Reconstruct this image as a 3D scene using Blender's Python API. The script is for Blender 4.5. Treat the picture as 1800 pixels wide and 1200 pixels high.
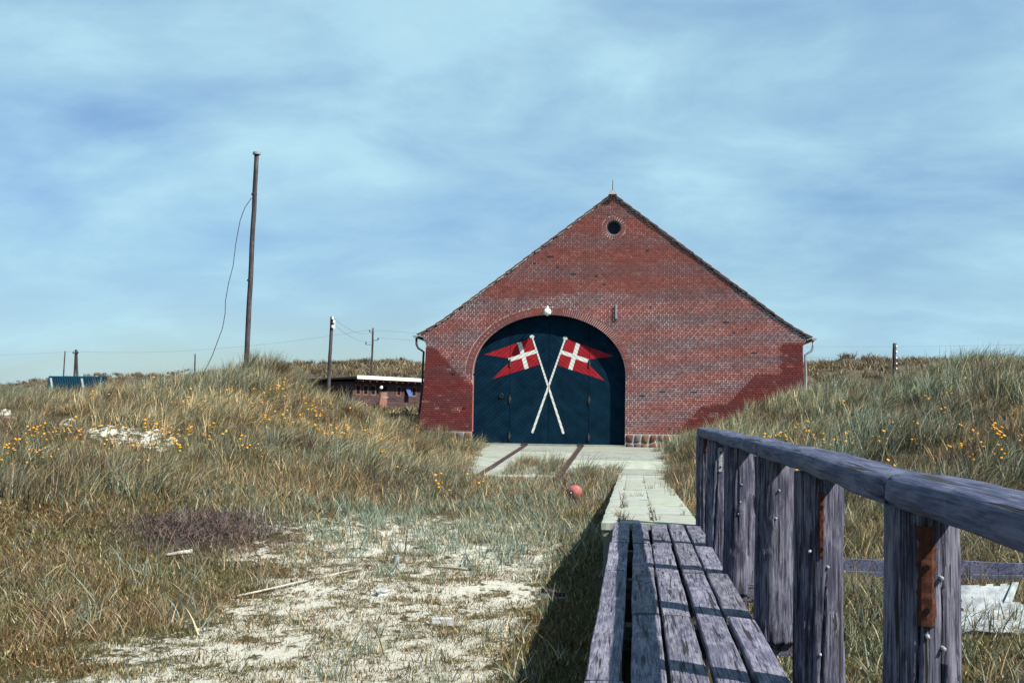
import bpy, bmesh, math, random
import numpy as np
from mathutils import Vector, Matrix, Euler

random.seed(7); RNG = np.random.default_rng(7)
scene = bpy.context.scene
for o in list(bpy.data.objects): bpy.data.objects.remove(o)
COL = scene.collection

# ------------------------------------------------------------------ camera
FPX = 2100.0
def cam_matrix(px0=1114, py0=721, roll=.0075):
    y = Vector((px0-900, -(py0-600), FPX)).normalized()
    z = Vector((roll, 1, 0)); z = (z - y*z.dot(y)).normalized()
    x = Vector(np.cross(z, y))
    if x.x < 0: x = -x
    right = Vector((x.x, y.x, z.x)); up = Vector((x.y, y.y, z.y)); fwd = Vector((x.z, y.z, z.z))
    m = Matrix.Identity(4)
    for i in range(3):
        m[i][0] = right[i]; m[i][1] = up[i]; m[i][2] = -fwd[i]
    m.translation = (0, 0, 1.12)
    return m
cam_data = bpy.data.cameras.new('camera'); cam = bpy.data.objects.new('camera', cam_data); COL.objects.link(cam)
cam_data.sensor_width = 36; cam_data.lens = FPX/1800*36; cam_data.clip_start = .05; cam_data.clip_end = 9000
cam.matrix_world = cam_matrix(); scene.camera = cam

# ------------------------------------------------------------------ sky, sun, exposure
SUNV = Vector((1.83, -1.0, 2.2)).normalized()
SUN_EL = math.asin(SUNV.z); SUN_AZ = math.atan2(SUNV.x, SUNV.y)
world = bpy.data.worlds.new('World'); scene.world = world; world.use_nodes = True
nt = world.node_tree; nt.nodes.clear()
def N(nt, t, **kw):
    n = nt.nodes.new(t)
    for k, v in kw.items(): setattr(n, k, v)
    return n
def mathn(nt, op, a, b=None, clamp=False):
    n = N(nt, 'ShaderNodeMath', operation=op, use_clamp=clamp)
    for i, v in enumerate((a, b)):
        if v is None: continue
        if isinstance(v, (int, float)): n.inputs[i].default_value = v
        else: nt.links.new(v, n.inputs[i])
    return n.outputs[0]
def mixc(nt, f, a, b, mode='MIX'):
    n = N(nt, 'ShaderNodeMix', data_type='RGBA', blend_type=mode)
    for s, v in ((n.inputs[0], f), (n.inputs[6], a), (n.inputs[7], b)):
        if isinstance(v, (int, float)): s.default_value = v
        elif isinstance(v, (tuple, list)): s.default_value = (*v[:3], 1)
        else: nt.links.new(v, s)
    return n.outputs[2]
def ramp(nt, f, stops):
    n = N(nt, 'ShaderNodeValToRGB'); el = n.color_ramp.elements
    while len(el) < len(stops): el.new(.5)
    for e, (p, c) in zip(el, stops):
        e.position = p; e.color = (c, c, c, 1) if isinstance(c, (int, float)) else (*c, 1)
    nt.links.new(f, n.inputs[0]); return n.outputs[0]
def noise(nt, vec, scale, detail=4, rough=.55, dist=0):
    n = N(nt, 'ShaderNodeTexNoise'); n.inputs['Scale'].default_value = scale
    n.inputs['Detail'].default_value = detail; n.inputs['Roughness'].default_value = rough
    n.inputs['Distortion'].default_value = dist
    if vec is not None: nt.links.new(vec, n.inputs['Vector'])
    return n.outputs[0]
def mapping(nt, vec, scale=(1,1,1), loc=(0,0,0)):
    n = N(nt, 'ShaderNodeMapping'); nt.links.new(vec, n.inputs[0])
    n.inputs['Scale'].default_value = scale; n.inputs['Location'].default_value = loc
    return n.outputs[0]
SKY_STRENGTH = .05
sky = N(nt, 'ShaderNodeTexSky', sky_type='NISHITA', sun_disc=False, sun_elevation=SUN_EL, sun_rotation=SUN_AZ,
        altitude=0, air_density=1.1, dust_density=.6, ozone_density=1.6)
tc = N(nt, 'ShaderNodeTexCoord'); sep = N(nt, 'ShaderNodeSeparateXYZ'); nt.links.new(tc.outputs['Generated'], sep.inputs[0])
hz = mathn(nt, 'ADD', mathn(nt, 'MAXIMUM', sep.outputs[2], 0.0), .30)
cmb = N(nt, 'ShaderNodeCombineXYZ')
nt.links.new(mathn(nt, 'DIVIDE', sep.outputs[0], hz), cmb.inputs[0]); nt.links.new(mathn(nt, 'DIVIDE', sep.outputs[1], hz), cmb.inputs[1])
c1 = noise(nt, mapping(nt, cmb.outputs[0], (.75, .8, 1), (3.1, 1.2, 0)), 1.0, 5, .5, .4)
c2 = noise(nt, mapping(nt, cmb.outputs[0], (2.2, 3.0, 1), (.4, 7.7, 0)), 1.0, 6, .58, .3)
cm = mathn(nt, 'ADD', mathn(nt, 'MULTIPLY', c1, .62), mathn(nt, 'MULTIPLY', c2, .38))
mask = ramp(nt, cm, [(.38, .12), (.47, .62), (.58, 1.0)])
skyc = mixc(nt, 1.0, sky.outputs[0], (.76, .96, 1.2), 'MULTIPLY')
cloud = ramp(nt, c2, [(.3, (3.6, 5.9, 7.9)), (.7, (5.1, 8.0, 9.0))])
final = mixc(nt, mathn(nt, 'MULTIPLY', mask, .9), skyc, cloud)
bg = N(nt, 'ShaderNodeBackground'); bg.inputs[1].default_value = SKY_STRENGTH
nt.links.new(final, bg.inputs[0]); wo = N(nt, 'ShaderNodeOutputWorld'); nt.links.new(bg.outputs[0], wo.inputs[0])

sd = bpy.data.lights.new('sun', 'SUN'); sd.energy = 5.0; sd.angle = math.radians(.53); sd.color = (1.0, .95, .86)
sun = bpy.data.objects.new('sun', sd); COL.objects.link(sun)
sun.rotation_euler = (-SUNV).to_track_quat('-Z', 'Y').to_euler(); sun.location = (30, -20, 40)
vs = scene.view_settings; vs.view_transform = 'Standard'; vs.look = 'None'; vs.exposure = 1.05; vs.gamma = 1.0; vs.use_curve_mapping = False
scene.cycles.max_bounces = 6; scene.cycles.transparent_max_bounces = 4

# ------------------------------------------------------------------ helpers
def tag(o, label=None, cat=None, group=None, kind=None):
    for k, v in (('label', label), ('category', cat), ('group', group), ('kind', kind)):
        if v: o[k] = v
    return o
def empty(name, loc=(0,0,0)):
    o = bpy.data.objects.new(name, None); o.location = loc; o.empty_display_size = .2; COL.objects.link(o); return o
def obj(name, mesh, parent=None, loc=None, rot=None):
    o = bpy.data.objects.new(name, mesh); COL.objects.link(o)
    if loc is not None: o.location = loc
    if rot is not None: o.rotation_euler = rot
    if parent is not None:      # parts are modelled in world coordinates
        o.parent = parent; o.matrix_parent_inverse = Matrix.Translation(-parent.location)
    return o
class MB:
    """collects polygons, then builds one mesh"""
    def __init__(s): s.v = []; s.f = []; s.c = []; s.m = []
    def add(s, verts, faces, col=(1,1,1), mat=0):
        b = len(s.v); s.v.extend(tuple(v) for v in verts)
        for f in faces: s.f.append(tuple(i+b for i in f)); s.c.append(col); s.m.append(mat)
    def box(s, lo, hi, col=(1,1,1), mat=0):
        x0,y0,z0 = lo; x1,y1,z1 = hi
        s.add([(x0,y0,z0),(x1,y0,z0),(x1,y1,z0),(x0,y1,z0),(x0,y0,z1),(x1,y0,z1),(x1,y1,z1),(x0,y1,z1)],
              [(0,3,2,1),(4,5,6,7),(0,1,5,4),(1,2,6,5),(2,3,7,6),(3,0,4,7)], col, mat)
    def prism(s, poly, y0, y1, col=(1,1,1), mat=0, back=False):
        """polygon in (x,z), counter-clockwise seen from -Y; front at y0, sides to y1"""
        n = len(poly)
        vs = [(x,y0,z) for x,z in poly] + [(x,y1,z) for x,z in poly]
        fs = [tuple(range(n))] + [(i, i+n, (i+1)%n+n, (i+1)%n) for i in range(n)]
        if back: fs.append(tuple(range(2*n-1, n-1, -1)))
        s.add(vs, fs, col, mat)
    def tube(s, pts, rad, n=8, col=(1,1,1), mat=0, cap=True):
        pts = [Vector(p) for p in pts]; rs = rad if isinstance(rad, (list, tuple)) else [rad]*len(pts)
        vs = []; fs = []; prev = None
        for i, p in enumerate(pts):
            d = (pts[min(i+1, len(pts)-1)] - pts[max(i-1, 0)]).normalized()
            a = Vector((0,0,1)) if abs(d.z) < .9 else Vector((1,0,0))
            u = d.cross(a).normalized() if prev is None else (prev - d*prev.dot(d)).normalized()
            prev = u; w = d.cross(u)
            for k in range(n):
                t = 2*math.pi*k/n; vs.append(p + (u*math.cos(t) + w*math.sin(t))*rs[i])
        for i in range(len(pts)-1):
            for k in range(n):
                fs.append((i*n+k, i*n+(k+1)%n, (i+1)*n+(k+1)%n, (i+1)*n+k))
        if cap: fs.append(tuple(range(n-1,-1,-1))); fs.append(tuple(range((len(pts)-1)*n, len(pts)*n)))
        s.add(vs, fs, col, mat)
    def mesh(s, name, mats, smooth=False):
        me = bpy.data.meshes.new(name); me.from_pydata(s.v, [], s.f)
        for m in (mats if isinstance(mats, (list, tuple)) else [mats]): me.materials.append(m)
        me.polygons.foreach_set('material_index', s.m)
        a = me.color_attributes.new('tint', 'FLOAT_COLOR', 'CORNER')
        arr = np.ones((len(me.loops), 4), np.float32); k = 0
        for f, c in zip(s.f, s.c): arr[k:k+len(f), :3] = c; k += len(f)
        a.data.foreach_set('color', arr.ravel())
        if smooth: me.polygons.foreach_set('use_smooth', [True]*len(me.polygons))
        me.update(); return me
    def build(s, name, mats, parent=None, smooth=False, loc=None, rot=None):
        return obj(name, s.mesh(name, mats, smooth), parent, loc, rot)

# vectorised value noise
_P = np.random.default_rng(3).random((256, 256)).astype(np.float64)
def vnoise(x, y):
    x = np.asarray(x, float); y = np.asarray(y, float)
    xi = np.floor(x).astype(int); yi = np.floor(y).astype(int); fx = x-xi; fy = y-yi
    fx = fx*fx*(3-2*fx); fy = fy*fy*(3-2*fy)
    g = lambda a, b: _P[a & 255, b & 255]
    return (g(xi,yi)*(1-fx)+g(xi+1,yi)*fx)*(1-fy) + (g(xi,yi+1)*(1-fx)+g(xi+1,yi+1)*fx)*fy
def fbm(x, y, oct=4):
    x = np.asarray(x, float); y = np.asarray(y, float); r = 0; a = .5; t = 0
    for i in range(oct):
        r = r + a*vnoise(x*2**i+17.3*i, y*2**i+9.1*i); t += a; a *= .5
    return r/t
def sstep(a, b, x):
    t = np.clip((np.asarray(x, float)-a)/(b-a), 0, 1); return t*t*(3-2*t)

# ------------------------------------------------------------------ materials
def base_mat(name, rough=.8, spec=.3):
    m = bpy.data.materials.new(name); m.use_nodes = True; nt = m.node_tree
    b = nt.nodes['Principled BSDF']; b.inputs['Roughness'].default_value = rough; b.inputs['Specular IOR Level'].default_value = spec
    return m, nt, b
def bump(nt, b, h, strength=.5, dist=.01):
    n = N(nt, 'ShaderNodeBump'); n.inputs['Strength'].default_value = strength; n.inputs['Distance'].default_value = dist
    nt.links.new(h, n.inputs['Height']); nt.links.new(n.outputs[0], b.inputs['Normal'])
def mottled(name, ca, cb, scale=8, rough=.85, spec=.25, stretch=(1,1,1), tint=False, bs=.4, bd=.006, detail=6, lo=.35, hi=.65):
    m, nt, b = base_mat(name, rough, spec); tc = N(nt, 'ShaderNodeTexCoord')
    v = mapping(nt, tc.outputs['Object'], stretch)
    f = noise(nt, v, scale, detail, .6)
    c = mixc(nt, ramp(nt, f, [(lo, 0.), (hi, 1.)]), ca, cb)
    if tint:
        a = N(nt, 'ShaderNodeAttribute', attribute_name='tint'); c = mixc(nt, 1., c, a.outputs[0], 'MULTIPLY')
    nt.links.new(c, b.inputs['Base Color']); bump(nt, b, f, bs, bd)
    return m
def wood_mat(name, stretch, ca, cb, cc, pst=(1,1,1), rough=.8, tint=True):
    """weathered timber: long grain, dark cracks, pale worn patches"""
    m, nt, b = base_mat(name, rough, .25); tc = N(nt, 'ShaderNodeTexCoord'); oi = N(nt, 'ShaderNodeObjectInfo')
    off = N(nt, 'ShaderNodeVectorMath', operation='ADD'); nt.links.new(tc.outputs['Object'], off.inputs[0])
    rc = N(nt, 'ShaderNodeCombineXYZ')
    for i in range(3): nt.links.new(mathn(nt, 'MULTIPLY', oi.outputs['Random'], 7.3+i), rc.inputs[i])
    nt.links.new(rc.outputs[0], off.inputs[1])
    v = mapping(nt, off.outputs[0], stretch)
    g = noise(nt, v, 1.0, 7, .65, .3)
    p = noise(nt, mapping(nt, off.outputs[0], pst), 1.0 if pst[0] > 1 else 5.0, 6, .68, .5)
    k = noise(nt, mapping(nt, v, (.3,.3,.3)), 1.0, 3, .6)
    c = mixc(nt, ramp(nt, g, [(.36, 0.), (.64, 1.)]), ca, cb)
    c = mixc(nt, ramp(nt, mathn(nt, 'ADD', mathn(nt, 'MULTIPLY', p, .6), mathn(nt, 'MULTIPLY', g, .4)), [(.47, 0.), (.62, .85)]), c, cc)
    crack = ramp(nt, k, [(.36, 1.), (.42, 0.)])
    c = mixc(nt, crack, c, (.02, .018, .02))
    if tint:
        a = N(nt, 'ShaderNodeAttribute', attribute_name='tint'); c = mixc(nt, 1., c, a.outputs[0], 'MULTIPLY')
    nt.links.new(c, b.inputs['Base Color'])
    h = mathn(nt, 'SUBTRACT', g, mathn(nt, 'MULTIPLY', crack, .6)); bump(nt, b, h, 1.0, .008)
    return m
def plain(name, c, rough=.6, spec=.4, metal=0):
    m, nt, b = base_mat(name, rough, spec); b.inputs['Metallic'].default_value = metal
    tc = N(nt, 'ShaderNodeTexCoord'); f = noise(nt, tc.outputs['Object'], 14, 4)
    nt.links.new(mixc(nt, f, tuple(x*.8 for x in c), tuple(min(1, x*1.2) for x in c)), b.inputs['Base Color'])
    return m

M = {}
M['brick'] = mottled('brick_clay', (.125,.036,.029), (.195,.056,.045), 30, .9, .15, tint=True, bs=.5, bd=.004)
M['mortar'] = mottled('mortar', (.75,.75,.75), (1,1,1), 25, .95, .1, tint=True, bs=.5, bd=.004)
M['stone'] = mottled('fieldstone', (.7,.7,.7), (1.25,1.2,1.2), 9, .85, .2, tint=True, bs=.6, bd=.02)
M['door'] = mottled('door_paint', (.0022,.012,.025), (.004,.020,.038), 3, .85, .03, (1,1,1), tint=True, bs=.2, bd=.003)
M['red'] = mottled('flag_red_paint', (.22,.010,.017), (.28,.017,.024), 6, .7, .1, bs=.1)
M['white'] = mottled('white_paint', (.5,.52,.49), (.6,.62,.59), 9, .7, .2, bs=.1)
M['tile'] = mottled('roof_tile', (.14,.05,.035), (.24,.085,.06), 12, .85, .2, tint=True)
M['verge'] = mottled('verge_mortar', (.26,.26,.26), (.42,.42,.4), 14, .95, .1, bs=.8, bd=.02)
M['zinc'] = plain('zinc', (.2,.22,.24), .5, .4)
M['iron'] = mottled('dark_iron', (.02,.018,.02), (.05,.04,.038), 20, .6, .3)
M['steel'] = mottled('grey_steel', (.16,.17,.19), (.26,.27,.3), 20, .5, .4)
M['rust'] = mottled('rust', (.03,.010,.007), (.075,.024,.012), 40, .85, .2, bs=.8, bd=.004)
M['railrust'] = mottled('rail_rust', (.035,.022,.024), (.07,.045,.045), 20, .8, .2)
M['concrete'] = mottled('concrete', (.19,.21,.185), (.29,.31,.275), 5, .9, .15, tint=True, bs=.5, bd=.006, detail=9, lo=.3, hi=.7)
def stain(m, scale, col, lo, hi):
    nt = m.node_tree; b = nt.nodes['Principled BSDF']; l = b.inputs['Base Color'].links[0]; src = l.from_socket
    tc = N(nt, 'ShaderNodeTexCoord'); f = noise(nt, tc.outputs['Object'], scale, 8, .7, .6)
    nt.links.new(mixc(nt, ramp(nt, f, [(lo, 0.), (hi, .8)]), src, col), b.inputs['Base Color'])
stain(M['concrete'], 1.1, (.10,.10,.08), .52, .74)
stain(M['brick'], .8, (.09,.03,.028), .5, .8)
M['pathconcrete'] = mottled('path_concrete', (.22,.238,.21), (.29,.308,.275), 6, .9, .15, tint=True, bs=.5, bd=.005, detail=9, lo=.3, hi=.7)
M['glass'] = plain('window_glass', (.006,.008,.02), .35, .12)
M['globe'] = plain('opal_glass', (.75,.76,.75), .25, .5)
M['plank'] = wood_mat('plank_wood', (130, 5, 130), (.035,.036,.062), (.13,.125,.168), (.24,.23,.27), (14,4,14))
M['post'] = wood_mat('post_wood', (170, 170, 6), (.014,.015,.03), (.085,.083,.13), (.21,.205,.26), (14,14,4))
M['railwood'] = wood_mat('rail_wood', (130, 4, 130), (.026,.032,.068), (.058,.068,.122), (.12,.13,.19), (12,3,12))
M['pole'] = wood_mat('pole_wood', (20, 20, 1.2), (.022,.02,.025), (.06,.052,.056), (.09,.08,.085))
M['shed'] = wood_mat('shed_boards', (2, 2, 12), (.035,.019,.021), (.062,.036,.038), (.08,.048,.048))
M['sheddoor'] = wood_mat('shed_door', (9, 9, 1), (.17,.075,.05), (.24,.12,.085), (.27,.14,.1))
M['teal'] = plain('teal_sheet', (.006,.035,.06), .85, .05)
M['black'] = plain('black_gap', (.006,.006,.008), .9, .1)

# ------------------------------------------------------------------ terrain
CTRL = np.array([
(-16.6,30.0,.62),(-13.8,30.0,1.02),(-12.0,30.0,1.42),(-10.8,30.0,1.72),(-10.2,31.0,1.86),(-9.3,31.0,1.86),(-8.3,31.0,1.05),(-7.6,32.0,.64),
(-6.7,33.0,.28),(-6.2,34.5,.12),(-5.3,35.5,-0.04),(-10.5,19.0,0.33),(-9.0,19.0,0.26),(-8.9,16.2,-0.12),(-7.7,14.0,-0.64),(-6.7,14.2,-0.64),
(-5.5,15.0,-0.66),(-7.1,18.0,-0.05),(-9.5,24.0,0.78),(-5.2,17.5,-0.30),(-6.5,22.0,0.42),(-8.0,27.0,1.38),(-3.9,20.0,-0.55),(-5.3,27.0,0.12),
(-6.6,29.0,0.58),(-11.4,24.0,0.80),(-13.3,24.0,0.66),(-13.5,19.0,0.33),(-21.4,30.0,.7),(-9.2,13.0,-0.57),(0.8,33.0,-0.09),(1.8,32.5,0.37),
(2.8,32.0,0.75),(4.5,31.5,1.40),(5.4,30.0,1.66),(6.8,28.0,1.85),(7.5,27.0,1.85),(8.1,26.0,1.88),(11.1,25.0,2.18),(2.2,25.0,0.23),
(3.3,21.0,0.49),(4.5,20.0,0.64),(5.9,19.0,0.69),(8.0,18.0,0.75),(1.7,19.0,-0.11),(2.5,16.0,-0.24),(2.9,13.0,-0.52),(3.6,11.5,-0.54),
(4.9,11.0,-0.45),(-33.9,110.0,4.46),(-31.8,110.0,4.96),(-27.4,110.0,5.00),(-25.2,110.0,5.18),(-19.8,110.0,4.70),(-11.2,110.0,4.78),(-0.7,100.0,4.50),
(7.8,90.0,4.19),(11.9,85.0,4.36),(12.7,84.0,4.24),(13.9,80.0,4.39),(16.5,80.0,4.34),(18.8,78.0,3.98),(20.8,75.0,3.74),(23.5,75.0,3.70),
(39.7,75.0,3.92),(-94.3,170.0,2.3),(-88.9,170.0,2.7),(-81.2,160.0,3.9),(-77.9,160.0,4.7),(-68.0,160.0,5.13),(-53.8,150.0,5.18),(-121.5,170.0,1.9),
(-168.8,170.0,1.5),
# slipway and beach flat
(-4.6,36.8,-.06),(-2.5,36.8,-.06),(-.5,36.8,-.06),(.6,35,-.1),(-3.6,33,-.16),(-2,33,-.16),(0,33,-.16),(-3.6,29,-.28),(-2,29,-.28),(0,29,-.28),
(-3.3,25,-.4),(-1.5,25,-.4),(-.8,26,-.38),(-3,21,-.52),(-1,21,-.5),(-2.5,17,-.66),(-.8,17,-.63),(-.8,14,-.72),(-.3,12,-.76),(-3,14,-.74),(-4.5,12,-.76),
(-1,10,-.76),(-3,9,-.77),(-6,10,-.72),(-9,9,-.68),(0,7,-.77),(-3,5,-.78),(0,3,-.78),(-7,4,-.76),(0,-6,-.8),(-9,-6,-.8),(8,-6,-.5),
# right of the boardwalk
(1.1,4,-.66),(1.1,8,-.62),(.95,11.5,-.42),(.9,14,-.16),(.95,18,-.18),(1.0,22,-.24),(1.0,26,-.3),(2.6,8,-.55),(3,10,-.58),(2.4,5,-.6),(5,7,-.4),(8,9,-.1),(9,13,.2),
# behind
(-16,45,.9),(-10,45,.8),(-13.2,40,1.4),(-22,45,1.2),(-26,55,1.25),(-17,60,.8),(-12,70,.5),(-22,72,.8),(-30,70,.7),(8.4,40,1.6),(14,42,1.4),(12,55,1.2),(4,60,1.),
(-3,45,.1),(3,45,.2),(-45,90,.8),(-60,120,1.2),(-40,60,.6),(-70,110,.6),(-58,95,.5),(25,50,1.5),(40,40,1.5),(-40,30,1.2),(-30,15,.2),(20,15,1.),(20,-5,0),
(-300,420,0),(0,420,0),(300,420,0),(-400,0,0),(400,0,0),(0,-300,-1.5),(300,-300,-1.5),(-300,-300,-1.5),(0,900,0),(-900,900,0),(900,900,0)], float)
def _rbf_fit():
    d = np.sqrt(((CTRL[:,None,:2]-CTRL[None,:,:2])**2).sum(2)); n = len(CTRL)
    A = np.zeros((n+3, n+3)); A[:n,:n] = -d + np.eye(n)*.02
    Pm = np.c_[np.ones(n), CTRL[:,:2]/100]; A[:n,n:] = Pm; A[n:,:n] = Pm.T
    return np.linalg.solve(A, np.r_[CTRL[:,2], 0,0,0])
RW = _rbf_fit()
def apron_z(y): return -.03*(36.8-np.asarray(y, float))
def path_z(y): return -.0205*np.clip(np.asarray(y, float)-12.1, 0, 99)
def gz(x, y):
    x = np.atleast_1d(np.asarray(x, float)); y = np.atleast_1d(np.asarray(y, float)); out = np.empty_like(x); n = len(CTRL)
    for s in range(0, len(x), 20000):
        xs = x[s:s+20000]; ys = y[s:s+20000]
        d = np.sqrt((xs[:,None]-CTRL[None,:,0])**2+(ys[:,None]-CTRL[None,:,1])**2)
        z = -(d@RW[:n]) + RW[n] + RW[n+1]*xs/100 + RW[n+2]*ys/100
        dune = sstep(-.3, .8, z)
        near = 1-sstep(60, 200, np.hypot(xs, ys))
        z = z + near*((fbm(xs*.62, ys*.62, 4)-.5)*(.10+.75*dune) + (fbm(xs*2.3+5, ys*2.3, 3)-.5)*(.05+.22*dune))
        far = sstep(60, 80, ys)*(1-sstep(220, 330, np.hypot(xs, ys)))
        z = z + far*((fbm(xs*.16+3, ys*.16, 5)-.5)*1.3 + (fbm(xs*.7+3, ys*.7, 3)-.5)*.7)
        # under slipway apron and path
        ap = sstep(-5.6,-5.1,xs)*(1-sstep(1.0,1.5,xs))*sstep(24.2,25.0,ys)*(1-sstep(37,38,ys))
        z = z*(1-ap) + np.minimum(z, apron_z(ys)-.05)*ap
        pa = sstep(-.45,-.33,xs)*(1-sstep(.62,.75,xs))*sstep(11.9,12.2,ys)*(1-sstep(26.5,27.5,ys))
        z = z*(1-pa) + np.minimum(z, path_z(ys)-.12)*pa
        bw = sstep(-.5,-.3,xs)*(1-sstep(.7,.95,xs))*(1-sstep(11.9,12.4,ys))
        z = z*(1-bw) + np.minimum(z, -.55)*bw
        out[s:s+20000] = z
    return out
def gz1(x, y): return float(gz([x],[y])[0])
def sand_mask(x, y):
    """bare sand 0..1 by place, thinned beside the boardwalk to deepen its shadow"""
    n = fbm(x*.55+11, y*.55+2, 4)
    flat = (1-sstep(-3.9, -2.9, x-(y-12)*.12+ (n-.5)*3)*0)
    a = sstep(-4.9,-2.9, x+(y-8.3)*.10+(n-.5)*3.2)*(1-.8*sstep(-1.05,-.75,x-(y-8)*.0))*(1-sstep(-.2,.4,x))*(1-sstep(16.5,21,y+(n-.5)*5))  # sand fades to dark ground beside the deck, painting its shadow darker
    # path of sand on the left dune
    yc = np.interp(x, [-17,-15,-12,-10,-8.2], [27.8,26.4,23.1,21.8,21.0])
    b = (1-sstep(.55, 1.25, np.abs(y-yc+(n-.5)*2.4)))*(1-sstep(-8.6,-7.6,x))*sstep(-19,-16,x)*(.8)*(1-.9*sstep(-13.2,-12.7,x)*(1-sstep(-12.0,-11.6,x)))
    d_ = .5*sstep(.42,.6,fbm(x*.9+60, y*.9, 3))*(1-sstep(-2.6,-2.0,x))*(1-sstep(13.2,14.6,y))
    c = sstep(.9,1.3,x)*(1-sstep(2.0,3.2,x+(n-.5)*2))*(1-sstep(7,9.5,y))*.75
    return np.clip(np.maximum(np.maximum(a, b), np.maximum(c, d_)), 0, 1)

def axis(fine0, fine1, step, far0, far1):
    a = list(np.arange(fine0, fine1+1e-6, step))
    s = step; v = a[-1]
    while v < far1: s = min(s*1.09, 200); v += s; a.append(v)
    s = step; v = a[0]
    while v > far0: s = min(s*1.12, 200); v -= s; a.insert(0, v)
    return np.array(a)
GX = axis(-15, 11, .16, -3500, 3500); GY = axis(4, 38, .16, -400, 4000)
XX, YY = np.meshgrid(GX, GY); ZZ = gz(XX.ravel(), YY.ravel())
nx, ny = len(GX), len(GY)
gm = bpy.data.meshes.new('ground')
vv = np.c_[XX.ravel(), YY.ravel(), ZZ]
idx = np.arange(nx*ny).reshape(ny, nx)
ff = np.stack([idx[:-1,:-1], idx[:-1,1:], idx[1:,1:], idx[1:,:-1]], -1).reshape(-1, 4)
gm.vertices.add(len(vv)); gm.vertices.foreach_set('co', vv.ravel())
gm.loops.add(ff.size); gm.loops.foreach_set('vertex_index', ff.ravel())
gm.polygons.add(len(ff)); gm.polygons.foreach_set('loop_start', np.arange(0, ff.size, 4)); gm.polygons.foreach_set('loop_total', np.full(len(ff), 4))
gm.polygons.foreach_set('use_smooth', np.ones(len(ff), bool)); gm.update(calc_edges=True)
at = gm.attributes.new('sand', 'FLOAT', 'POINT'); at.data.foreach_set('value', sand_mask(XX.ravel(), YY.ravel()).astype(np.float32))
m, nt, b = base_mat('ground_sand_and_turf', .95, .1)
tc = N(nt, 'ShaderNodeTexCoord'); sa = N(nt, 'ShaderNodeAttribute', attribute_name='sand')
o_ = tc.outputs['Object']
n1 = noise(nt, o_, 3.2, 8, .68); n2 = noise(nt, mapping(nt, o_, (1, .55, 1)), 9, 8, .7); n3 = noise(nt, o_, 45, 6, .7); n4 = noise(nt, o_, .25, 6, .6)
turf = mixc(nt, ramp(nt, n1, [(.3,0.),(.7,1.)]), (.035,.034,.014), (.085,.07,.035))
turf = mixc(nt, ramp(nt, n3, [(.4,0.),(.7,.6)]), turf, (.11,.09,.055))
fard = mixc(nt, ramp(nt, noise(nt, o_, 1.1, 8, .75), [(.38,0.),(.62,1.)]), (.03,.028,.02), (.15,.125,.085))
fard = mixc(nt, ramp(nt, n4, [(.3,0.),(.7,1.)]), fard, (.08,.066,.045))
geo = N(nt, 'ShaderNodeNewGeometry'); sp = N(nt, 'ShaderNodeSeparateXYZ'); nt.links.new(geo.outputs['Position'], sp.inputs[0])
isfar = ramp(nt, mathn(nt, 'DIVIDE', sp.outputs[1], 100), [(.42,0.),(.6,1.)])
turf = mixc(nt, isfar, turf, fard)
sandc = mixc(nt, ramp(nt, n3, [(.3,0.),(.75,1.)]), (.43,.42,.35), (.58,.565,.49))
sandc = mixc(nt, ramp(nt, noise(nt, o_, 120, 3, .7), [(.30,.8),(.36,0.)]), sandc, (.13,.11,.07))
mm = mathn(nt, 'ADD', mathn(nt, 'MULTIPLY', n1, .45), mathn(nt, 'MULTIPLY', n2, .55))
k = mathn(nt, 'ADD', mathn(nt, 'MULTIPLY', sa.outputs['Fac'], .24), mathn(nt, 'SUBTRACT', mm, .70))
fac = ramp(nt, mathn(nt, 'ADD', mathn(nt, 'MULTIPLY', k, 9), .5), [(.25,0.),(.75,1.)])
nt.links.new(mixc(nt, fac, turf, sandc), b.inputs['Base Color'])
bump(nt, b, mathn(nt, 'ADD', n3, mathn(nt, 'MULTIPLY', n2, 1.5)), .9, .04)
gm.materials.append(m); M['ground'] = m
tag(obj('ground', gm), 'sandy ground with moss and turf rising into dunes', None, None, 'structure')

# ------------------------------------------------------------------ concrete slipway apron and path
ap = obj('concrete_apron', bpy.data.meshes.new('concrete_apron')); ap['kind'] = 'structure'
def skew_slab(x0, x1, y0, y1, zf, t, jit=.004, var=.2):
    mb = MB(); c = random.uniform(.96-var, .96+var); col = (c, c*random.uniform(.98,1.02), c*random.uniform(.94,1.02))
    g = .0035; x0 += g; x1 -= g; y0 += g; y1 -= g
    nxx, nyy = 4, 4; vs = []; dz = random.uniform(-jit, jit)
    for j in range(nyy+1):
        for i in range(nxx+1):
            x = x0+(x1-x0)*i/nxx; y = y0+(y1-y0)*j/nyy
            e = .006 if i in (0,nxx) or j in (0,nyy) else 0
            vs.append((x+random.uniform(-.006,.006)*(i in (0,nxx)), y+random.uniform(-.006,.006)*(j in (0,nyy)), float(zf(y))+dz-e+random.uniform(-.002,.002)))
    fs = [(j*5+i, j*5+i+1, j*5+i+6, j*5+i+5) for j in range(4) for i in range(4)]
    ring = [0,1,2,3,4,9,14,19,24,23,22,21,20,15,10,5]
    b0 = len(vs); vs += [(vs[k][0], vs[k][1], vs[k][2]-t) for k in ring]
    for q in range(16): fs.append((ring[(q+1)%16], ring[q], b0+q, b0+(q+1)%16))
    mb.add(vs, fs, col); return mb
mb = MB()
for (x0,x1) in ((-5.1,-3.42),(-3.24,-1.70),(-1.52,1.25)):
    ys = [36.72, 33.9, 31.0, 28.3, 25.6]
    for y1, y0 in zip(ys[:-1], ys[1:]):
        if x1 > 1 and y0 < 27: y0 = 26.75
        skew_slab(x0, x1, y0, y1, lambda y: apron_z(y)+.012, .1).build('slab', M['concrete'], ap)
base = MB()
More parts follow.
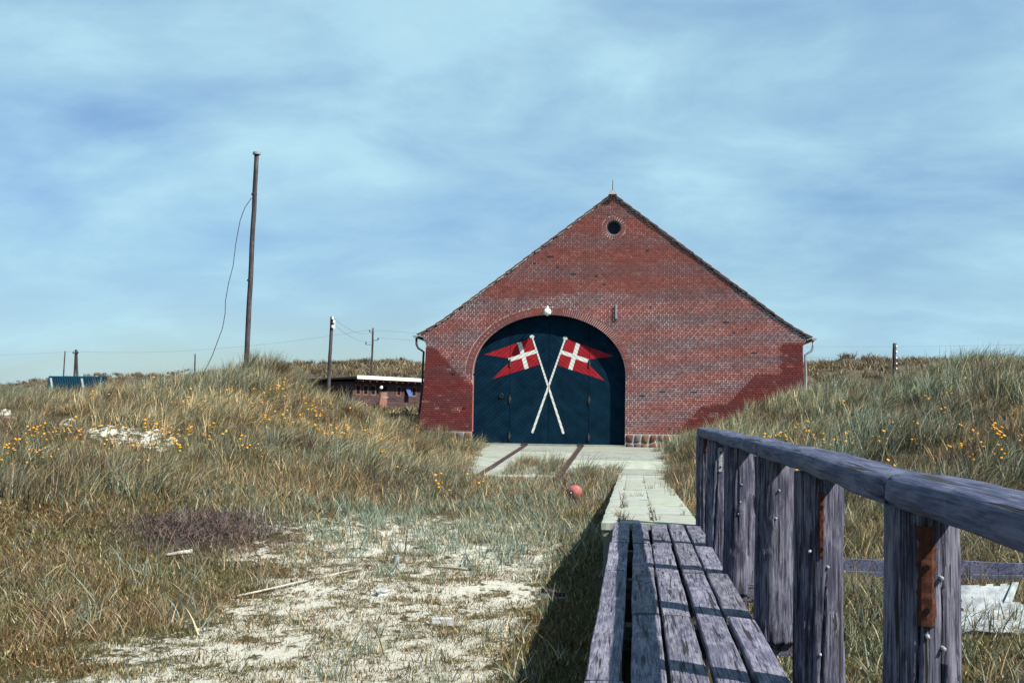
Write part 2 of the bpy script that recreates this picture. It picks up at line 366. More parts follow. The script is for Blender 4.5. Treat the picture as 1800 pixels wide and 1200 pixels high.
base.add([(-5.05,25.7,float(apron_z(25.7))-.035),(1.2,25.7,float(apron_z(25.7))-.035),(1.2,36.9,-.035),(-5.05,36.9,-.035)], [(0,1,2,3)], (.28,.26,.24))
ap.data = base.mesh('concrete_apron', M['concrete'])
trk = empty('slipway_track', (-2.47, 36.7, 0)); tag(trk, 'pair of rusty iron rails set in the concrete before the boathouse door', 'rails')
for x in (-3.33, -1.61):
    r = MB(); n = 24
    for i in range(n):
        ya = 36.72-(36.72-24.9)*i/n; yb = 36.72-(36.72-24.9)*(i+1)/n
        za = float(apron_z(ya)); zb = float(apron_z(yb))
        for xa, xb, h in ((-.04,.0,.024),(.028,.045,.020)):
            vs = [(x+xa,ya,za-.06),(x+xb,ya,za-.06),(x+xb,yb,zb-.06),(x+xa,yb,zb-.06),(x+xa,ya,za+h),(x+xb,ya,za+h),(x+xb,yb,zb+h),(x+xa,yb,zb+h)]
            r.add(vs, [(5,4,7,6),(4,0,3,7),(1,5,6,2)] + ([(0,4,5,1)] if i == 0 else []) + ([(3,2,6,7)] if i == n-1 else []))
    r.build('rail', M['railrust'], trk)
pth = obj('concrete_path', bpy.data.meshes.new('concrete_path')); pth['kind'] = 'structure'
pb = MB(); n = 30
for i in range(n):
    ya = 12.12+14.5*i/n; yb = 12.12+14.5*(i+1)/n; za = float(path_z(ya))-.075; zb = float(path_z(yb))-.075
    c = (.62,.6,.58)
    pb.add([(-.295,ya,-1.0),(-.295,yb,-1.0),(-.295,yb,zb),(-.295,ya,za),(.62,ya,za),(.62,yb,zb),(.62,ya,-1.),(.62,yb,-1.)],
           [(0,3,2,1),(3,4,5,2),(6,7,5,4)] + ([(0,6,4,3)] if i == 0 else []) + ([(1,2,5,7)] if i == n-1 else []), c)
pth.data = pb.mesh('concrete_path', M['concrete'])
y = 12.1
while y < 26.5:
    for (x0,x1,L) in ((-.315,-.14,1.46),(-.14,.21,1.46),(.21,.66,1.46)):
        skew_slab(x0, x1, y, min(y+L, 26.75), path_z, .07, .003, .05).build('slab', M['pathconcrete'], pth)
    y += 1.46

# ------------------------------------------------------------------ boathouse
YF = 36.8; YD = YF+.26; BX = -.70; BACK = 52.0
DX, DA, DS, DBV = -2.62, 2.36, 2.2, 1.84          # door centre, half width, spring height, rise
RING = .235; WX, WZ, WR, WRO = -.655, 6.75, .235, .36
bh = empty('boathouse', (BX, YF, 0))
tag(bh, 'red brick gabled boathouse with arched dark green door and crossed painted flags', 'boathouse')
def half(z):                                       # half width of the gable wall at height z
    if z <= 2.9: return 6.04 - .26*(1-(1-z/2.9)**1.6)
    if z <= 3.16: return 5.78
    if z <= 3.40: return 5.78+.15*math.floor((z-3.16)/.0667+1)/4
    if z <= 3.80: return 5.86-(z-3.40)/.40*.66
    return max(0, (7.74-z)/3.94*5.20)
def arch_e(z, off=0):
    if z <= DS: return DA+off
    b = DBV+off; t = (z-DS)/b
    return (DA+off)*math.sqrt(1-t*t) if t < 1 else 0
def win_e(z, r):
    d = r*r-(z-WZ)**2; return math.sqrt(d) if d > 0 else 0

# brick cells in English cross bond
CH = .0667; Z0 = .40
cells = []
nc = int((7.74-Z0)/CH)+1
for c in range(nc):
    z0 = Z0+c*CH; z1 = min(z0+CH, 7.735)
    if z1-z0 < .02: continue
    hdr = c % 2 == 0; L = .12 if hdr else .24
    x = BX-6.6 + (.06 if hdr else (0 if c % 4 == 1 else .12))
    while x < BX+6.6:
        segs = [(x, x, x+L, x+L)]                  # left at z0, left at z1, right at z0, right at z1
        h0, h1 = half(z0+.002), half(z1-.002)
        out = []
        for (l0,l1,r0,r1) in segs:
            l0 = max(l0, BX-h0); l1 = max(l1, BX-h1); r0 = min(r0, BX+h0); r1 = min(r1, BX+h1)
            if r0-l0 < .005 and r1-l1 < .005: continue
            out.append((l0, max(l1, l0-.3), r0, r1))
        for (cx, e0, e1) in ((DX, arch_e(z0, RING if z0 > DS else 0), arch_e(z1, RING if z0 > DS else 0)), (WX, win_e(z0, WRO), win_e(z1, WRO))):
            nxt = []
            for (l0,l1,r0,r1) in out:
                if e0 <= 0 and e1 <= 0: nxt.append((l0,l1,r0,r1)); continue
                a = (l0, l1, max(l0, min(r0, cx-e0)), max(l1, min(r1, cx-e1)))
                bq = (min(r0, max(l0, cx+e0)), min(r1, max(l1, cx+e1)), r0, r1)
                for q in (a, bq):
                    if q[2]-q[0] > .012 or q[3]-q[1] > .012: nxt.append(q)
            out = nxt
        for q in out:
            l0,l1,r0,r1 = q
            r0 = max(r0, l0); r1 = max(r1, l1)
            cells.append((c, hdr, z0, z1, l0, l1, r0, r1))
        x += L
def stepped(v, q): return math.floor(v/q)*q
def zone(x, z, c):
    """old unpointed brickwork: 1 lower corners, 2 top of gable, 0 repointed"""
    if x < DX-DA and z < 2.95-(x+6.2)*.95 and z < 2.98: return 1
    # right corner: stepped diagonal
    pts = [(1.15,.40),(1.45,.66),(1.95,1.2),(2.0,1.28),(2.75,1.32),(3.7,2.28),(4.35,2.3),(4.3,2.75),(4.2,2.95),(4.62,3.22),(5.6,3.24)]
    for (xa,za),(xb,zb) in zip(pts[:-1], pts[1:]):
        if min(xa,xb) <= x <= max(xa,xb) and xb != xa:
            if z < za+(zb-za)*(x-xa)/(xb-xa): return 1
            break
    if z > 4.62 - .12*math.sin(x*1.3): return 2
    return 0
OUTLINED = [(-5.42,1.08),(-6.1,1.1),(-5.75,2.28),(.95,1.62),(1.6,2.35),(2.35,1.0)]
fresh = {}
mort = MB(); bricks_all = []
for cell in cells:
    c, hdr, z0, z1, l0, l1, r0, r1 = cell
    xc = (l0+r0+l1+r1)/4; zc = (z0+z1)/2; zn = zone(xc, zc, c)
    v = random.uniform(.85, 1.1)
    if zn == 0:
        s = .78 if fbm([xc*1.2],[zc*2.0],3)[0] > .47 else .6
        mc = (s*v, s*v*.97, s*v*.98)
    elif zn == 2:
        s = .42 if fbm([xc*1.5+4],[zc*1.5],3)[0] > .42 else .3
        mc = (s*v, s*v*.86, s*v*.86)
        if random.random() < .05: mc = (.6,.58,.58)
    else: mc = (.10*v, .045*v, .05*v) if random.random() > .06 else (.3,.26,.27)
    bc = random.choice([(1,1,1),(.92,.95,1),(1.08,1,.95),(.85,.85,.92),(1.12,1.1,1.05),(.98,.9,.9)])
    if zn == 1: bc = tuple(a*q for a, q in zip(bc, (.82,.70,.84)))
    if random.random() < .006: bc = (.22,.3,.45)
    if random.random() < .02: bc = (1.35,1.5,1.4)
    for ox, oz in OUTLINED:
        if abs(xc-ox) < .10 and abs(zc-oz) < .05: mc = (.75,.73,.72)
    mort.add([(l0,YF+.005,z0),(r0,YF+.005,z0),(r1,YF+.005,z1),(l1,YF+.005,z1)], [(0,1,2,3)], mc)
    bricks_all.append((hdr, z0, z1, l0, l1, r0, r1, bc, abs(r0-l0-(.12 if hdr else .24)) < 1e-4 and abs(r1-l1-(r0-l0)) < 1e-4))
wall = mort.build('wall', M['mortar'], bh)
J = .0085
rest = MB(); singles = []
for bk in bricks_all:
    hdr, z0, z1, l0, l1, r0, r1, bc, full = bk
    xc = (l0+r1)/2; zc = (z0+z1)/2
    if full and not hdr and -.2 < xc < 2.9 and 1.5 < zc < 3.2 and len(singles) < 300 and bc[0] > .3:
        singles.append(bk); continue
    yo = random.uniform(-.002, .002)
    if r0-l0 < .02 or r1-l1 < .02:
        poly = [(l0+J,z0+J),(max(r0-J,l0+J+.002),z0+J),(max(r1-J,l1+J+.002),z1-J),(l1+J,z1-J)]
    else: poly = [(l0+J,z0+J),(r0-J,z0+J),(r1-J,z1-J),(l1+J,z1-J)]
    rest.prism(poly, YF-.003+yo, YF+.007, bc)
ro = rest.build('brick', M['brick'], wall); ro['kind'] = 'stuff'
sm = {}
for hdr, z0, z1, l0, l1, r0, r1, bc, full in singles:
    key = bc
    if key not in sm:
        q = MB(); q.prism([(-.12+J,J),(.12-J,J),(.12-J,CH-J),(-.12+J,CH-J)], -.003, .007, bc); sm[key] = q.mesh('brick', M['brick'])
    obj('brick', sm[key], wall, (l0+.12, YF+random.uniform(-.002,.002), z0))

# arch ring
def ell(t, off): return (DX+(DA+off)*math.cos(t), DS+(DBV+off)*math.sin(t))
ts = np.linspace(0, math.pi, 2001); pe = np.array([ell(t, RING/2) for t in ts]); sl = np.r_[0, np.cumsum(np.hypot(*np.diff(pe, axis=0).T))]
NV = 105; tb = np.interp(np.linspace(0, sl[-1], NV+1), sl, ts)
ringm = MB()
for k in range(NV):
    ta, tz = tb[k], tb[k+1]
    a0, a1, b0, b1 = ell(ta,0), ell(ta,RING+.012), ell(tz,0), ell(tz,RING+.012)
    ringm.add([(a0[0],YF+.004,a0[1]),(a1[0],YF+.004,a1[1]),(b1[0],YF+.004,b1[1]),(b0[0],YF+.004,b0[1])], [(0,1,2,3)], (.62,.6,.6))
    # underside of the arch, back to the door
    ringm.add([(a0[0],YF+.004,a0[1]),(b0[0],YF+.004,b0[1]),(b0[0],YD+.1,b0[1]),(a0[0],YD+.1,a0[1])], [(0,1,2,3)], (.22,.10,.09))
    dt = (tz-ta)*.09
    parts = [(.008, RING-.006)] if k % 2 == 0 else [(.008, RING/2-.006), (RING/2+.006, RING-.006)]
    for o0, o1 in parts:
        bc = random.choice([(1,1,1),(.92,.95,1),(1.1,1,.95),(.88,.86,.9)])
        p = [ell(ta+dt,o0), ell(ta+dt,o1), ell(tz-dt,o1), ell(tz-dt,o0)]
        q = MB(); q.prism(p, YF-.004+random.uniform(-.003,.003), YF+.03, bc); q.build('arch_brick', M['brick'], wall)
for sx in (-1, 1):                                  # jambs below the springing
    x = DX+sx*DA
    for c in range(int(DS/CH)):
        za = c*CH; zb = za+CH
        v = random.uniform(.9,1.1); ringm.add([(x,YF+.004,za+.004),(x,YD+.1,za+.004),(x,YD+.1,zb-.004),(x,YF+.004,zb-.004)], [(0,1,2,3) if sx < 0 else (3,2,1,0)], (.34*v,.12*v,.11*v))
ringm.build('arch_reveal', M['mortar'], bh)
# round window
wnd = MB()
for k in range(40):
    ta, tz = 2*math.pi*k/40, 2*math.pi*(k+1)/40
    f = lambda t, r, y: (WX+r*math.cos(t), y, WZ+r*math.sin(t))
    wnd.add([f(ta,WRO+.01,YF+.004), f(tz,WRO+.01,YF+.004), f(tz,WR,YF+.004), f(ta,WR,YF+.004)], [(3,2,1,0)], (.6,.58,.58))
    wnd.add([f(ta,WR,YF+.004), f(tz,WR,YF+.004), f(tz,WR,YF+.17), f(ta,WR,YF+.17)], [(0,1,2,3)], (.42,.42,.44))
    wnd.add([f(ta,WR,YF+.15), f(tz,WR,YF+.15), f(tz,WR-.045,YF+.13), f(ta,WR-.045,YF+.13)], [(3,2,1,0)], (.2,.21,.22))
wo_ = wnd.build('round_window', M['mortar'], bh)
g = MB(); g.add([(WX+WR*math.cos(2*math.pi*k/32), YF+.16, WZ+WR*math.sin(2*math.pi*k/32)) for k in range(32)], [tuple(range(32))]); g.build('pane', M['glass'], wo_)
for k in range(26):
    ta = 2*math.pi*(k+.12)/26; tz = 2*math.pi*(k+.88)/26
    p = [(WX+r*math.cos(t), WZ+r*math.sin(t)) for t, r in ((ta,WR+.004),(ta,WRO-.004),(tz,WRO-.004),(tz,WR+.004))]
    q = MB(); q.prism(p, YF-.005, YF+.03, random.choice([(1,1,1),(1.1,1,.95),(.9,.9,.95)])); q.build('ring_brick', M['brick'], wall)
# fieldstone footing
feet = []
for xa, xb in ((BX-6.04, DX-DA), (DX+DA, BX+6.04)):
    foot = MB(); feet.append(foot)
    foot.add([(xa,YF-.03,-.7),(xb,YF-.03,-.7),(xb,YF-.03,.398),(xa,YF-.03,.398),(xa,YF+.3,.398),(xb,YF+.3,.398)], [(0,1,2,3),(3,2,5,4)], (.36,.35,.345))
for foot, x in zip(feet, (DX-DA, DX+DA)):
    foot.add([(x,YF-.03,-.3),(x,YD+.1,-.3),(x,YD+.1,.398),(x,YF-.03,.398)], [(0,1,2,3)], (.3,.27,.27))
feet = [f.build('footing', M['mortar'], bh) for f in feet]
SC = [(.11,.045,.035),(.085,.05,.05),(.06,.055,.07),(.13,.08,.05),(.095,.04,.034),(.11,.10,.10),(.15,.12,.085),(.06,.038,.045)]
def stones(xa, xb, ft):
    n = max(2, int((xb-xa)/.225)); rows = [-.08, .13, .395]
    P = {}
    for i in range(n+1):
        for j in range(3):
            P[i,j] = (xa+(xb-xa)*i/n + (random.uniform(-.06,.06) if 0 < i < n else 0), rows[j]+(random.uniform(-.06,.06) if j == 1 else 0))
    for i in range(n):
        for j in range(2):
            pts = [P[i,j],P[i+1,j],P[i+1,j+1],P[i,j+1]]; cx = sum(p[0] for p in pts)/4; cz = sum(p[1] for p in pts)/4
            out = []
            for k in range(4):
                a, b2 = pts[k], pts[(k+1)%4]
                for f in (.14,.5,.86):
                    x = a[0]+(b2[0]-a[0])*f; z = a[1]+(b2[1]-a[1])*f
                    kx = .86+random.uniform(-.05,.04)
                    out.append((cx+(x-cx)*kx, cz+(z-cz)*(kx+.02)))
            m_ = len(out); inn = [(cx+(x-cx)*.7, cz+(z-cz)*.7) for x, z in out]
            q = MB(); vs = [(x,YF-.028,z) for x,z in out]+[(x,YF-.06,z) for x,z in inn]+[(cx,YF-.068,cz)]
            fs = [(k,(k+1)%m_,(k+1)%m_+m_,k+m_) for k in range(m_)]+[(k+m_,(k+1)%m_+m_,2*m_) for k in range(m_)]
            q.add(vs, fs, random.choice(SC)); q.build('stone', M['stone'], ft, smooth=True)
stones(DX+DA+.005, 3.0, feet[1]); stones(BX-5.95, DX-DA-.005, feet[0])
# side and back walls
m_, nt, b = base_mat('side_brickwork', .9, .15); tc = N(nt, 'ShaderNodeTexCoord')
br = N(nt, 'ShaderNodeTexBrick'); sx_ = N(nt, 'ShaderNodeSeparateXYZ'); cx_ = N(nt, 'ShaderNodeCombineXYZ'); nt.links.new(tc.outputs['Object'], sx_.inputs[0])
nt.links.new(sx_.outputs[1], cx_.inputs[0]); nt.links.new(sx_.outputs[2], cx_.inputs[1]); nt.links.new(cx_.outputs[0], br.inputs[0])
br.inputs['Scale'].default_value = 1; br.inputs['Brick Width'].default_value = .24; br.inputs['Row Height'].default_value = .0667; br.inputs['Mortar Size'].default_value = .006
br.inputs['Color1'].default_value = (.2,.05,.05,1); br.inputs['Color2'].default_value = (.26,.07,.055,1); br.inputs['Mortar'].default_value = (.22,.16,.16,1)
nt.links.new(br.outputs[0], b.inputs['Base Color'])
sw = MB(); zs = list(np.linspace(-.7, 3.16, 16)) + [3.16+.0667*i for i in (1,2,3,3.6)]
for s in (-1, 1):
    for za, zb in zip(zs[:-1], zs[1:]):
        a, c = BX+s*half(max(za,0)+.003), BX+s*half(max(zb,0)-.003)
        sw.add([(a,YF+.005,za),(a,BACK,za),(c,BACK,zb),(c,YF+.005,zb)], [(0,1,2,3) if s > 0 else (3,2,1,0)])
sw.add([(BX-6,BACK,-.7),(BX+6,BACK,-.7),(BX+5.86,BACK,3.4),(BX,BACK,7.7),(BX-5.86,BACK,3.4)], [(4,3,2,1,0)])
sw.build('side_wall', m_, bh)
# roof with verge tiles
prof = [(6.02,3.40),(5.60,3.63),(5.24,3.86),(0,7.80)]
def slope_pts(): # points along the slope from eave to ridge
    L = [0]
    for (xa,za),(xb,zb) in zip(prof[:-1], prof[1:]): L.append(L[-1]+math.hypot(xb-xa, zb-za))
    return L
PL = slope_pts()
def on_slope(d): return (np.interp(d, PL, [p[0] for p in prof]), np.interp(d, PL, [p[1] for p in prof]))
roof = MB()
for s in (-1, 1):
    for (xa,za),(xb,zb) in zip(prof[:-1], prof[1:]):
        roof.add([(BX+s*xa,YF-.02,za-.01),(BX+s*xb,YF-.02,zb-.01),(BX+s*xb,BACK+.1,zb-.01),(BX+s*xa,BACK+.1,za-.01)], [(0,1,2,3) if s < 0 else (3,2,1,0)], (.5,.5,.5))
rf = roof.build('roof', M['tile'], bh)
ntile = 22; step = PL[-1]/ntile
courses = MB()
for s in (-1, 1):
    for k in range(ntile):
        d0, d1 = k*step-.05, min((k+1)*step, PL[-1])
        x0, z0 = on_slope(max(d0, 0)); x1, z1 = on_slope(d1)
        if d0 < 0: x0 += .05*.8; z0 -= .05*.4
        dx, dz = x0-x1, z0-z1; L = math.hypot(dx, dz); nxn, nzn = -dz/L, dx/L    # outward normal
        if nzn < 0: nxn, nzn = -nxn, -nzn
        lo, hi, th = .034, .010, .020
        w = random.uniform(-.012,.012)
        c = random.uniform(.7,1.2)
        def sec(y): return [(BX+s*(x0+nxn*(lo-th)),y,z0+nzn*(lo-th)),(BX+s*(x0+nxn*lo),y,z0+nzn*lo),(BX+s*(x1+nxn*hi),y,z1+nzn*hi),(BX+s*(x1+nxn*(hi-th)),y,z1+nzn*(hi-th))]
        q = MB(); q.add(sec(YF-.06+w*.6)+sec(YF+.14), [(0,1,2,3),(7,6,5,4),(0,4,5,1),(1,5,6,2),(2,6,7,3),(3,7,4,0)] if s > 0 else [(3,2,1,0),(4,5,6,7),(1,5,4,0),(2,6,5,1),(3,7,6,2),(0,4,7,3)], (c,c,c))
        q.build('tile', M['tile'], rf)
        courses.add(sec(YF+.15)+sec(BACK+.1), [(0,1,2,3),(7,6,5,4),(0,4,5,1),(1,5,6,2),(2,6,7,3),(3,7,4,0)], (c,c,c))
    # mortar bed under the verge
    vm = MB(); K = 90
    for k in range(K):
        d0, d1 = PL[-1]*k/K+.02, PL[-1]*(k+1)/K+.02
        x0, z0 = on_slope(d0); x1, z1 = on_slope(min(d1,PL[-1])); t0 = random.uniform(.035,.065)
        if random.random() < .12: t0 = .03
        a = (BX+s*x0, z0-t0); b2 = (BX+s*x1, z1-t0); c2 = (BX+s*x1, z1+.015); d2 = (BX+s*x0, z0+.015)
        vm.prism([a,b2,c2,d2] if s < 0 else [b2,a,d2,c2], YF-.026+random.uniform(-.008,.008), YF+.02)
    vm.build('verge_mortar', M['verge'], rf)
co = courses.build('tile', M['tile'], rf); co['kind'] = 'stuff'
rd = MB(); rr = .13
prv = [(BX+rr*math.cos(t), 7.76+rr*math.sin(t)) for t in np.linspace(math.pi, 0, 11)]
for y0, y1 in ((YF-.14, YF+.3),):
    rd.add([(x,y0,z) for x,z in prv]+[(x,y1,z) for x,z in prv], [(i+1,i,i+11,i+12) for i in range(10)]+[tuple(range(10,-1,-1))])
rd.build('ridge_cap', M['verge'], rf)
rd = MB(); rd.add([(x,YF+.31,z) for x,z in prv]+[(x,BACK+.1,z) for x,z in prv], [(i+1,i,i+11,i+12) for i in range(10)]); rd.build('ridge_tile', M['tile'], rf)
sp_ = MB(); sp_.tube([(BX-.005,YF+.05,7.85),(BX,YF+.05,8.24)], [.014,.010], 6); sp_.build('lightning_rod', M['iron'], bh)
# gutters and downpipes
for s in (-1, 1):
    q = MB(); K = 8; xg = BX+s*6.10
    arc = [(xg+.075*math.cos(t), 3.36+.075*math.sin(t)) for t in np.linspace(math.pi, 2*math.pi, K+1)]
    q.add([(x,YF-.12,z) for x,z in arc]+[(x,BACK,z) for x,z in arc], [(i,i+1,i+K+2,i+K+1) for i in range(K)]+[tuple(range(K+1))])
    q.build('gutter', M['zinc'], bh)
    q = MB(); q.tube([(xg,YF+.12,3.30),(xg-s*.005,YF+.12,3.10),(xg-s*.06,YF+.12,2.98),(BX+s*5.86,YF+.12,2.86),(BX+s*5.88,YF+.12,2.4)] + [(BX+s*(half(max(z,0))+.05),YF+.12,z) for z in (1.8,1.0,.2)], .035, 10, )
    q.build('downpipe', M['iron'] if s < 0 else M['steel'], bh, True)
# iron wall anchor
q = MB(); q.box((-.585,YF-.07,3.93),(-.535,YF-.02,4.37)); q.box((-.60,YF-.05,3.915),(-.52,YF+.0,3.975)); q.box((-.59,YF-.05,4.12),(-.53,YF+.0,4.16)); q.build('wall_anchor', M['steel'], bh)
# globe lamp on the crown of the arch
lamp = MB(); lamp.tube([(-2.665,YF,4.30),(-2.665,YF-.12,4.31),(-2.665,YF-.22,4.27),(-2.665,YF-.23,4.22)], .014, 8)
lampo = lamp.build('globe_lamp', M['iron'], bh)
q = MB(); q.tube([(-2.665,YF-.23,4.30),(-2.665,YF-.23,4.25),(-2.665,YF-.23,4.20)], [.015,.035,.05], 12); q.build('holder', M['white'], lampo)
bm = bmesh.new(); bmesh.ops.create_uvsphere(bm, u_segments=24, v_segments=16, radius=.118)
for v in bm.verts: v.co += Vector((-2.665,YF-.23,4.105))
me = bpy.data.meshes.new('globe'); bm.to_mesh(me); bm.free(); me.materials.append(M['globe']); me.polygons.foreach_set('use_smooth', [True]*len(me.polygons)); obj('globe', me, lampo)

# door leaves with diagonal boards
def clip(poly, n, d):
    out = []
    for i in range(len(poly)):
        a, b2 = poly[i], poly[(i+1)%len(poly)]
        da = a[0]*n[0]+a[1]*n[1]-d; db = b2[0]*n[0]+b2[1]*n[1]-d
        if da <= 0: out.append(a)
        if (da < 0 < db) or (db < 0 < da):
            t = da/(da-db); out.append((a[0]+(b2[0]-a[0])*t, a[1]+(b2[1]-a[1])*t))
    return out
def area(p): return .5*sum(p[i][0]*p[(i+1)%len(p)][1]-p[(i+1)%len(p)][0]*p[i][1] for i in range(len(p)))
def clip_poly(sub, con):
    if area(con) < 0: con = con[::-1]
    for i in range(len(con)):
        a, b2 = con[i], con[(i+1)%len(con)]; n = (b2[1]-a[1], -(b2[0]-a[0])); sub = clip(sub, n, n[0]*a[0]+n[1]*a[1])
        if len(sub) < 3: return []
    return sub
archpoly = [(DX-DA-.05,.02),(DX+DA+.05,.02)] + [ell(t,.05) for t in np.linspace(0,math.pi,41)]
edges = [DX-DA-.05, -3.85, -2.635, -1.385, DX+DA+.05]
all_boards = []
dman = []
for li in range(4):
    leaf = clip(clip(archpoly, (-1,0), -(edges[li]+.006)), (1,0), edges[li+1]-.006)
    q = MB(); q.prism(leaf, YD+.02, YD+.06, back=True)
    lf = q.build('door_leaf', M['door'], bh)
    lf['label'] = ['outer left', 'inner left', 'inner right', 'outer right'][li] + ' leaf of the arched door with diagonal boards'
    s = 1 if li < 2 else -1; ang = math.radians(41)
    n = (-math.sin(ang)*s, math.cos(ang)) ; pitch = .098
    ds = [p[0]*n[0]+p[1]*n[1] for p in leaf]
    k0 = math.floor(min(ds)/pitch); k1 = math.ceil(max(ds)/pitch)
    for k in range(k0, k1):
        pb_ = clip(clip(leaf, (-n[0],-n[1]), -(k*pitch+.0046)), n, (k+1)*pitch-.0046)
        if len(pb_) < 3 or abs(area(pb_)) < .002: continue
        yo = YD-.004+random.uniform(-.002,.002)
        cv = random.uniform(.88,1.12); q = MB(); q.prism(pb_ if area(pb_) > 0 else pb_[::-1], yo, YD+.02, (cv,cv,cv)); q.build('board', M['door'], lf)
        all_boards.append((pb_, yo))
# painted crossed flags, laid on the boards
def mir(p): return (-5.295-p[0], p[1]-.015)
def painted(name, polys, layer, mat, label):
    q = MB()
    for pi_, pl in enumerate(polys):
        for pb_, yo in all_boards:
            r = clip_poly(pb_, pl)
            if len(r) >= 3 and abs(area(r)) > 1e-5:
                if area(r) < 0: r = r[::-1]
                q.add([(x,yo-.002-.0020*layer-.0005*pi_,z) for x,z in r], [tuple(range(len(r)))])
    o = q.build(name, mat, bh); o['label'] = label; return o
HT,HB,UT,LT = (-3.20,3.33),(-2.935,2.50),(-4.67,2.80),(-4.39,2.04); MH = (-3.06,2.915); N1,N2 = (-3.91,2.69),(-3.88,2.57)
def redp(f): return [[f(p) for p in (HT,UT,N1,MH)], [f(p) for p in (MH,N2,LT,HB)], [f(p) for p in (MH,N1,N2)]]
def whp(f): return [[f(p) for p in ((-3.07,2.968),N1,N2,(-3.03,2.856))], [f(p) for p in ((-3.626,3.171),(-3.50,3.205),(-3.262,2.39),(-3.389,2.35))]]
def polep(a, b2, w0, w1):
    d = Vector((b2[0]-a[0], b2[1]-a[1])).normalized(); n = Vector((-d.y, d.x))
    ps = [[(a[0]+n.x*w0,a[1]+n.y*w0),(b2[0]+n.x*w1,b2[1]+n.y*w1),(b2[0]-n.x*w1,b2[1]-n.y*w1),(a[0]-n.x*w0,a[1]-n.y*w0)]]
    ps.append([(a[0]+.075*math.cos(t), a[1]+.055*math.sin(t)) for t in np.linspace(0,2*math.pi,11)[:-1]])
    ps.append([(b2[0]+w1*math.cos(t), b2[1]+w1*math.sin(t)) for t in np.linspace(0,2*math.pi,11)[:-1]])
    return ps
idn = lambda p: p
for f, side, pa, pb2, ly in ((idn, 'left', (-3.17,3.37), (-2.165,.40), 2), (mir, 'right', (-2.13,3.33), (-3.12,.41), 3)):
    fo = painted('painted_flag', redp(f), 0, M['red'], 'swallowtail red flag with white cross painted on the %s half of the door' % side)
    painted('painted_cross', whp(f), 1, M['white'], 'white cross painted on the %s flag' % side)
    painted('painted_flagpole', polep(pa, pb2, .024, .037), ly, M['white'], 'white flagpole of the %s painted flag' % side)
for x in (-3.85, -1.385):
    for z in (2.55, 1.42, .28):
        q = MB(); q.tube([(x,YD-.022,z-.12),(x,YD-.022,z+.12)], .018, 8); q.box((x-.05,YD-.014,z-.05),(x+.05,YD-.0085,z+.05)); q.build('hinge', M['iron'], bh)
q = MB(); q.tube([(-4.10+.05*math.cos(t), YD-.04, 1.53+.05*math.sin(t)) for t in np.linspace(0,2*math.pi,17)], .009, 6, cap=False); q.tube([(-4.10,YD,1.59),(-4.10,YD-.05,1.585)], .02, 8); q.build('ring_handle', M['iron'], bh)
q = MB(); q.box((DX-DA-.1,YF-.1,-.08),(-3.43,YD+.1,.045),(.95,.95,.95)); q.box((-3.23,YF-.1,-.08),(-1.71,YD+.1,.045),(.8,.78,.76)); q.box((-1.51,YF-.1,-.08),(DX+DA+.02,YD+.1,.045),(.95,.95,.95)); q.build('sill', M['concrete'], bh)
for x in (-3.33,-1.61):
    q = MB(); q.box((x-.098,YF-.16,-.05),(x+.098,YD+.05,.06)); q.build('rail_chair', M['iron'], bh)

# ------------------------------------------------------------------ boardwalk with handrail
bw = empty('boardwalk', (.25, 7, 0)); tag(bw, 'weathered grey plank boardwalk with a handrail on thick log posts', 'boardwalk')
PX = [(-.189,-.038),(-.004,.146),(.168,.323),(.347,.493),(.517,.657)]
PY = [12.06,10.27,8.47,6.70,5.02,3.3,1.6,-.2]
for bi in range(len(PY)-1):
    for (xa,xb) in PX:
        y1, y0 = PY[bi]-.008, PY[bi+1]+.008
        ja = random.uniform(-.007,.007); dz = random.uniform(-.008,.006); tw = random.uniform(-.004,.004)
        q = MB(); n = 14; c = random.uniform(.8,1.15); col = (c, c, c*random.uniform(.97,1.06)); vs = []
        sh = random.random()*50
        for i in range(n+1):
            y = y0+(y1-y0)*i/n
            ea = (fbm(y*1.5+sh, xa*9, 3)-.5)*.012; eb = (fbm(y*1.5+sh+20, xb*9, 3)-.5)*.012
            a, b2 = xa+ja+float(ea), xb+ja+float(eb); r = .006
            for (x, z) in ((a,-.05),(a,-r),(a+r,0),(a+(b2-a)*.5,.002),(b2-r,0),(b2,-r),(b2,-.05)):
                vs.append((x, y+random.uniform(-.004,.004)*(i in (0,n)), z+dz+tw*(x-xa)*8+(.003 if .4<i/n<.6 else 0)))
        k = 7; fs = [(i*k+j, (i+1)*k+j, (i+1)*k+j+1, i*k+j+1) for i in range(n) for j in range(k-1)] + [tuple(range(k)), tuple(range(n*k+k-1, n*k-1, -1))]
        fs = [f[::-1] for f in fs]
        q.add(vs, fs, col); q.build('plank', M['plank'], bw)
JY = [11.98,10.2,8.5,6.72,5.05,3.3,1.6]
for y in JY:
    q = MB(); q.box((-.16,y-.075,-.19),(1.0+random.uniform(-.08,.08),y+.075,-.062),(.62,.6,.62)); q.build('joist', M['plank'], bw)
    q = MB(); q.tube([(-.07,y,-1.1),(-.07,y,-.19)], .075, 12, (.5,.5,.5)); q.build('pile', M['post'], bw)
    q = MB(); q.tube([(.52,y,-1.1),(.52,y,-.19)], .075, 12, (.5,.5,.5)); q.build('pile', M['post'], bw)
for bi in range(len(PY)-1):
    for xa, xb in ((-.165,-.125),(.598,.638)):
        q = MB(); q.box((xa,PY[bi+1]+.09,-.42),(xb,PY[bi]-.09,-.062),(.6,.58,.6)); q.build('shade_stringer', M['plank'], bw)  # added boards, made deep to keep sun off the ground below the planks
POSTS = [(.768,3.31,.098,-.95),(.765,5.08,.1,-.95),(.775,6.72,.108,-.12),(.735,8.52,.105,-.14),(.712,10.22,.098,-.5),(.714,11.98,.095,-.5)]
post_objs = []
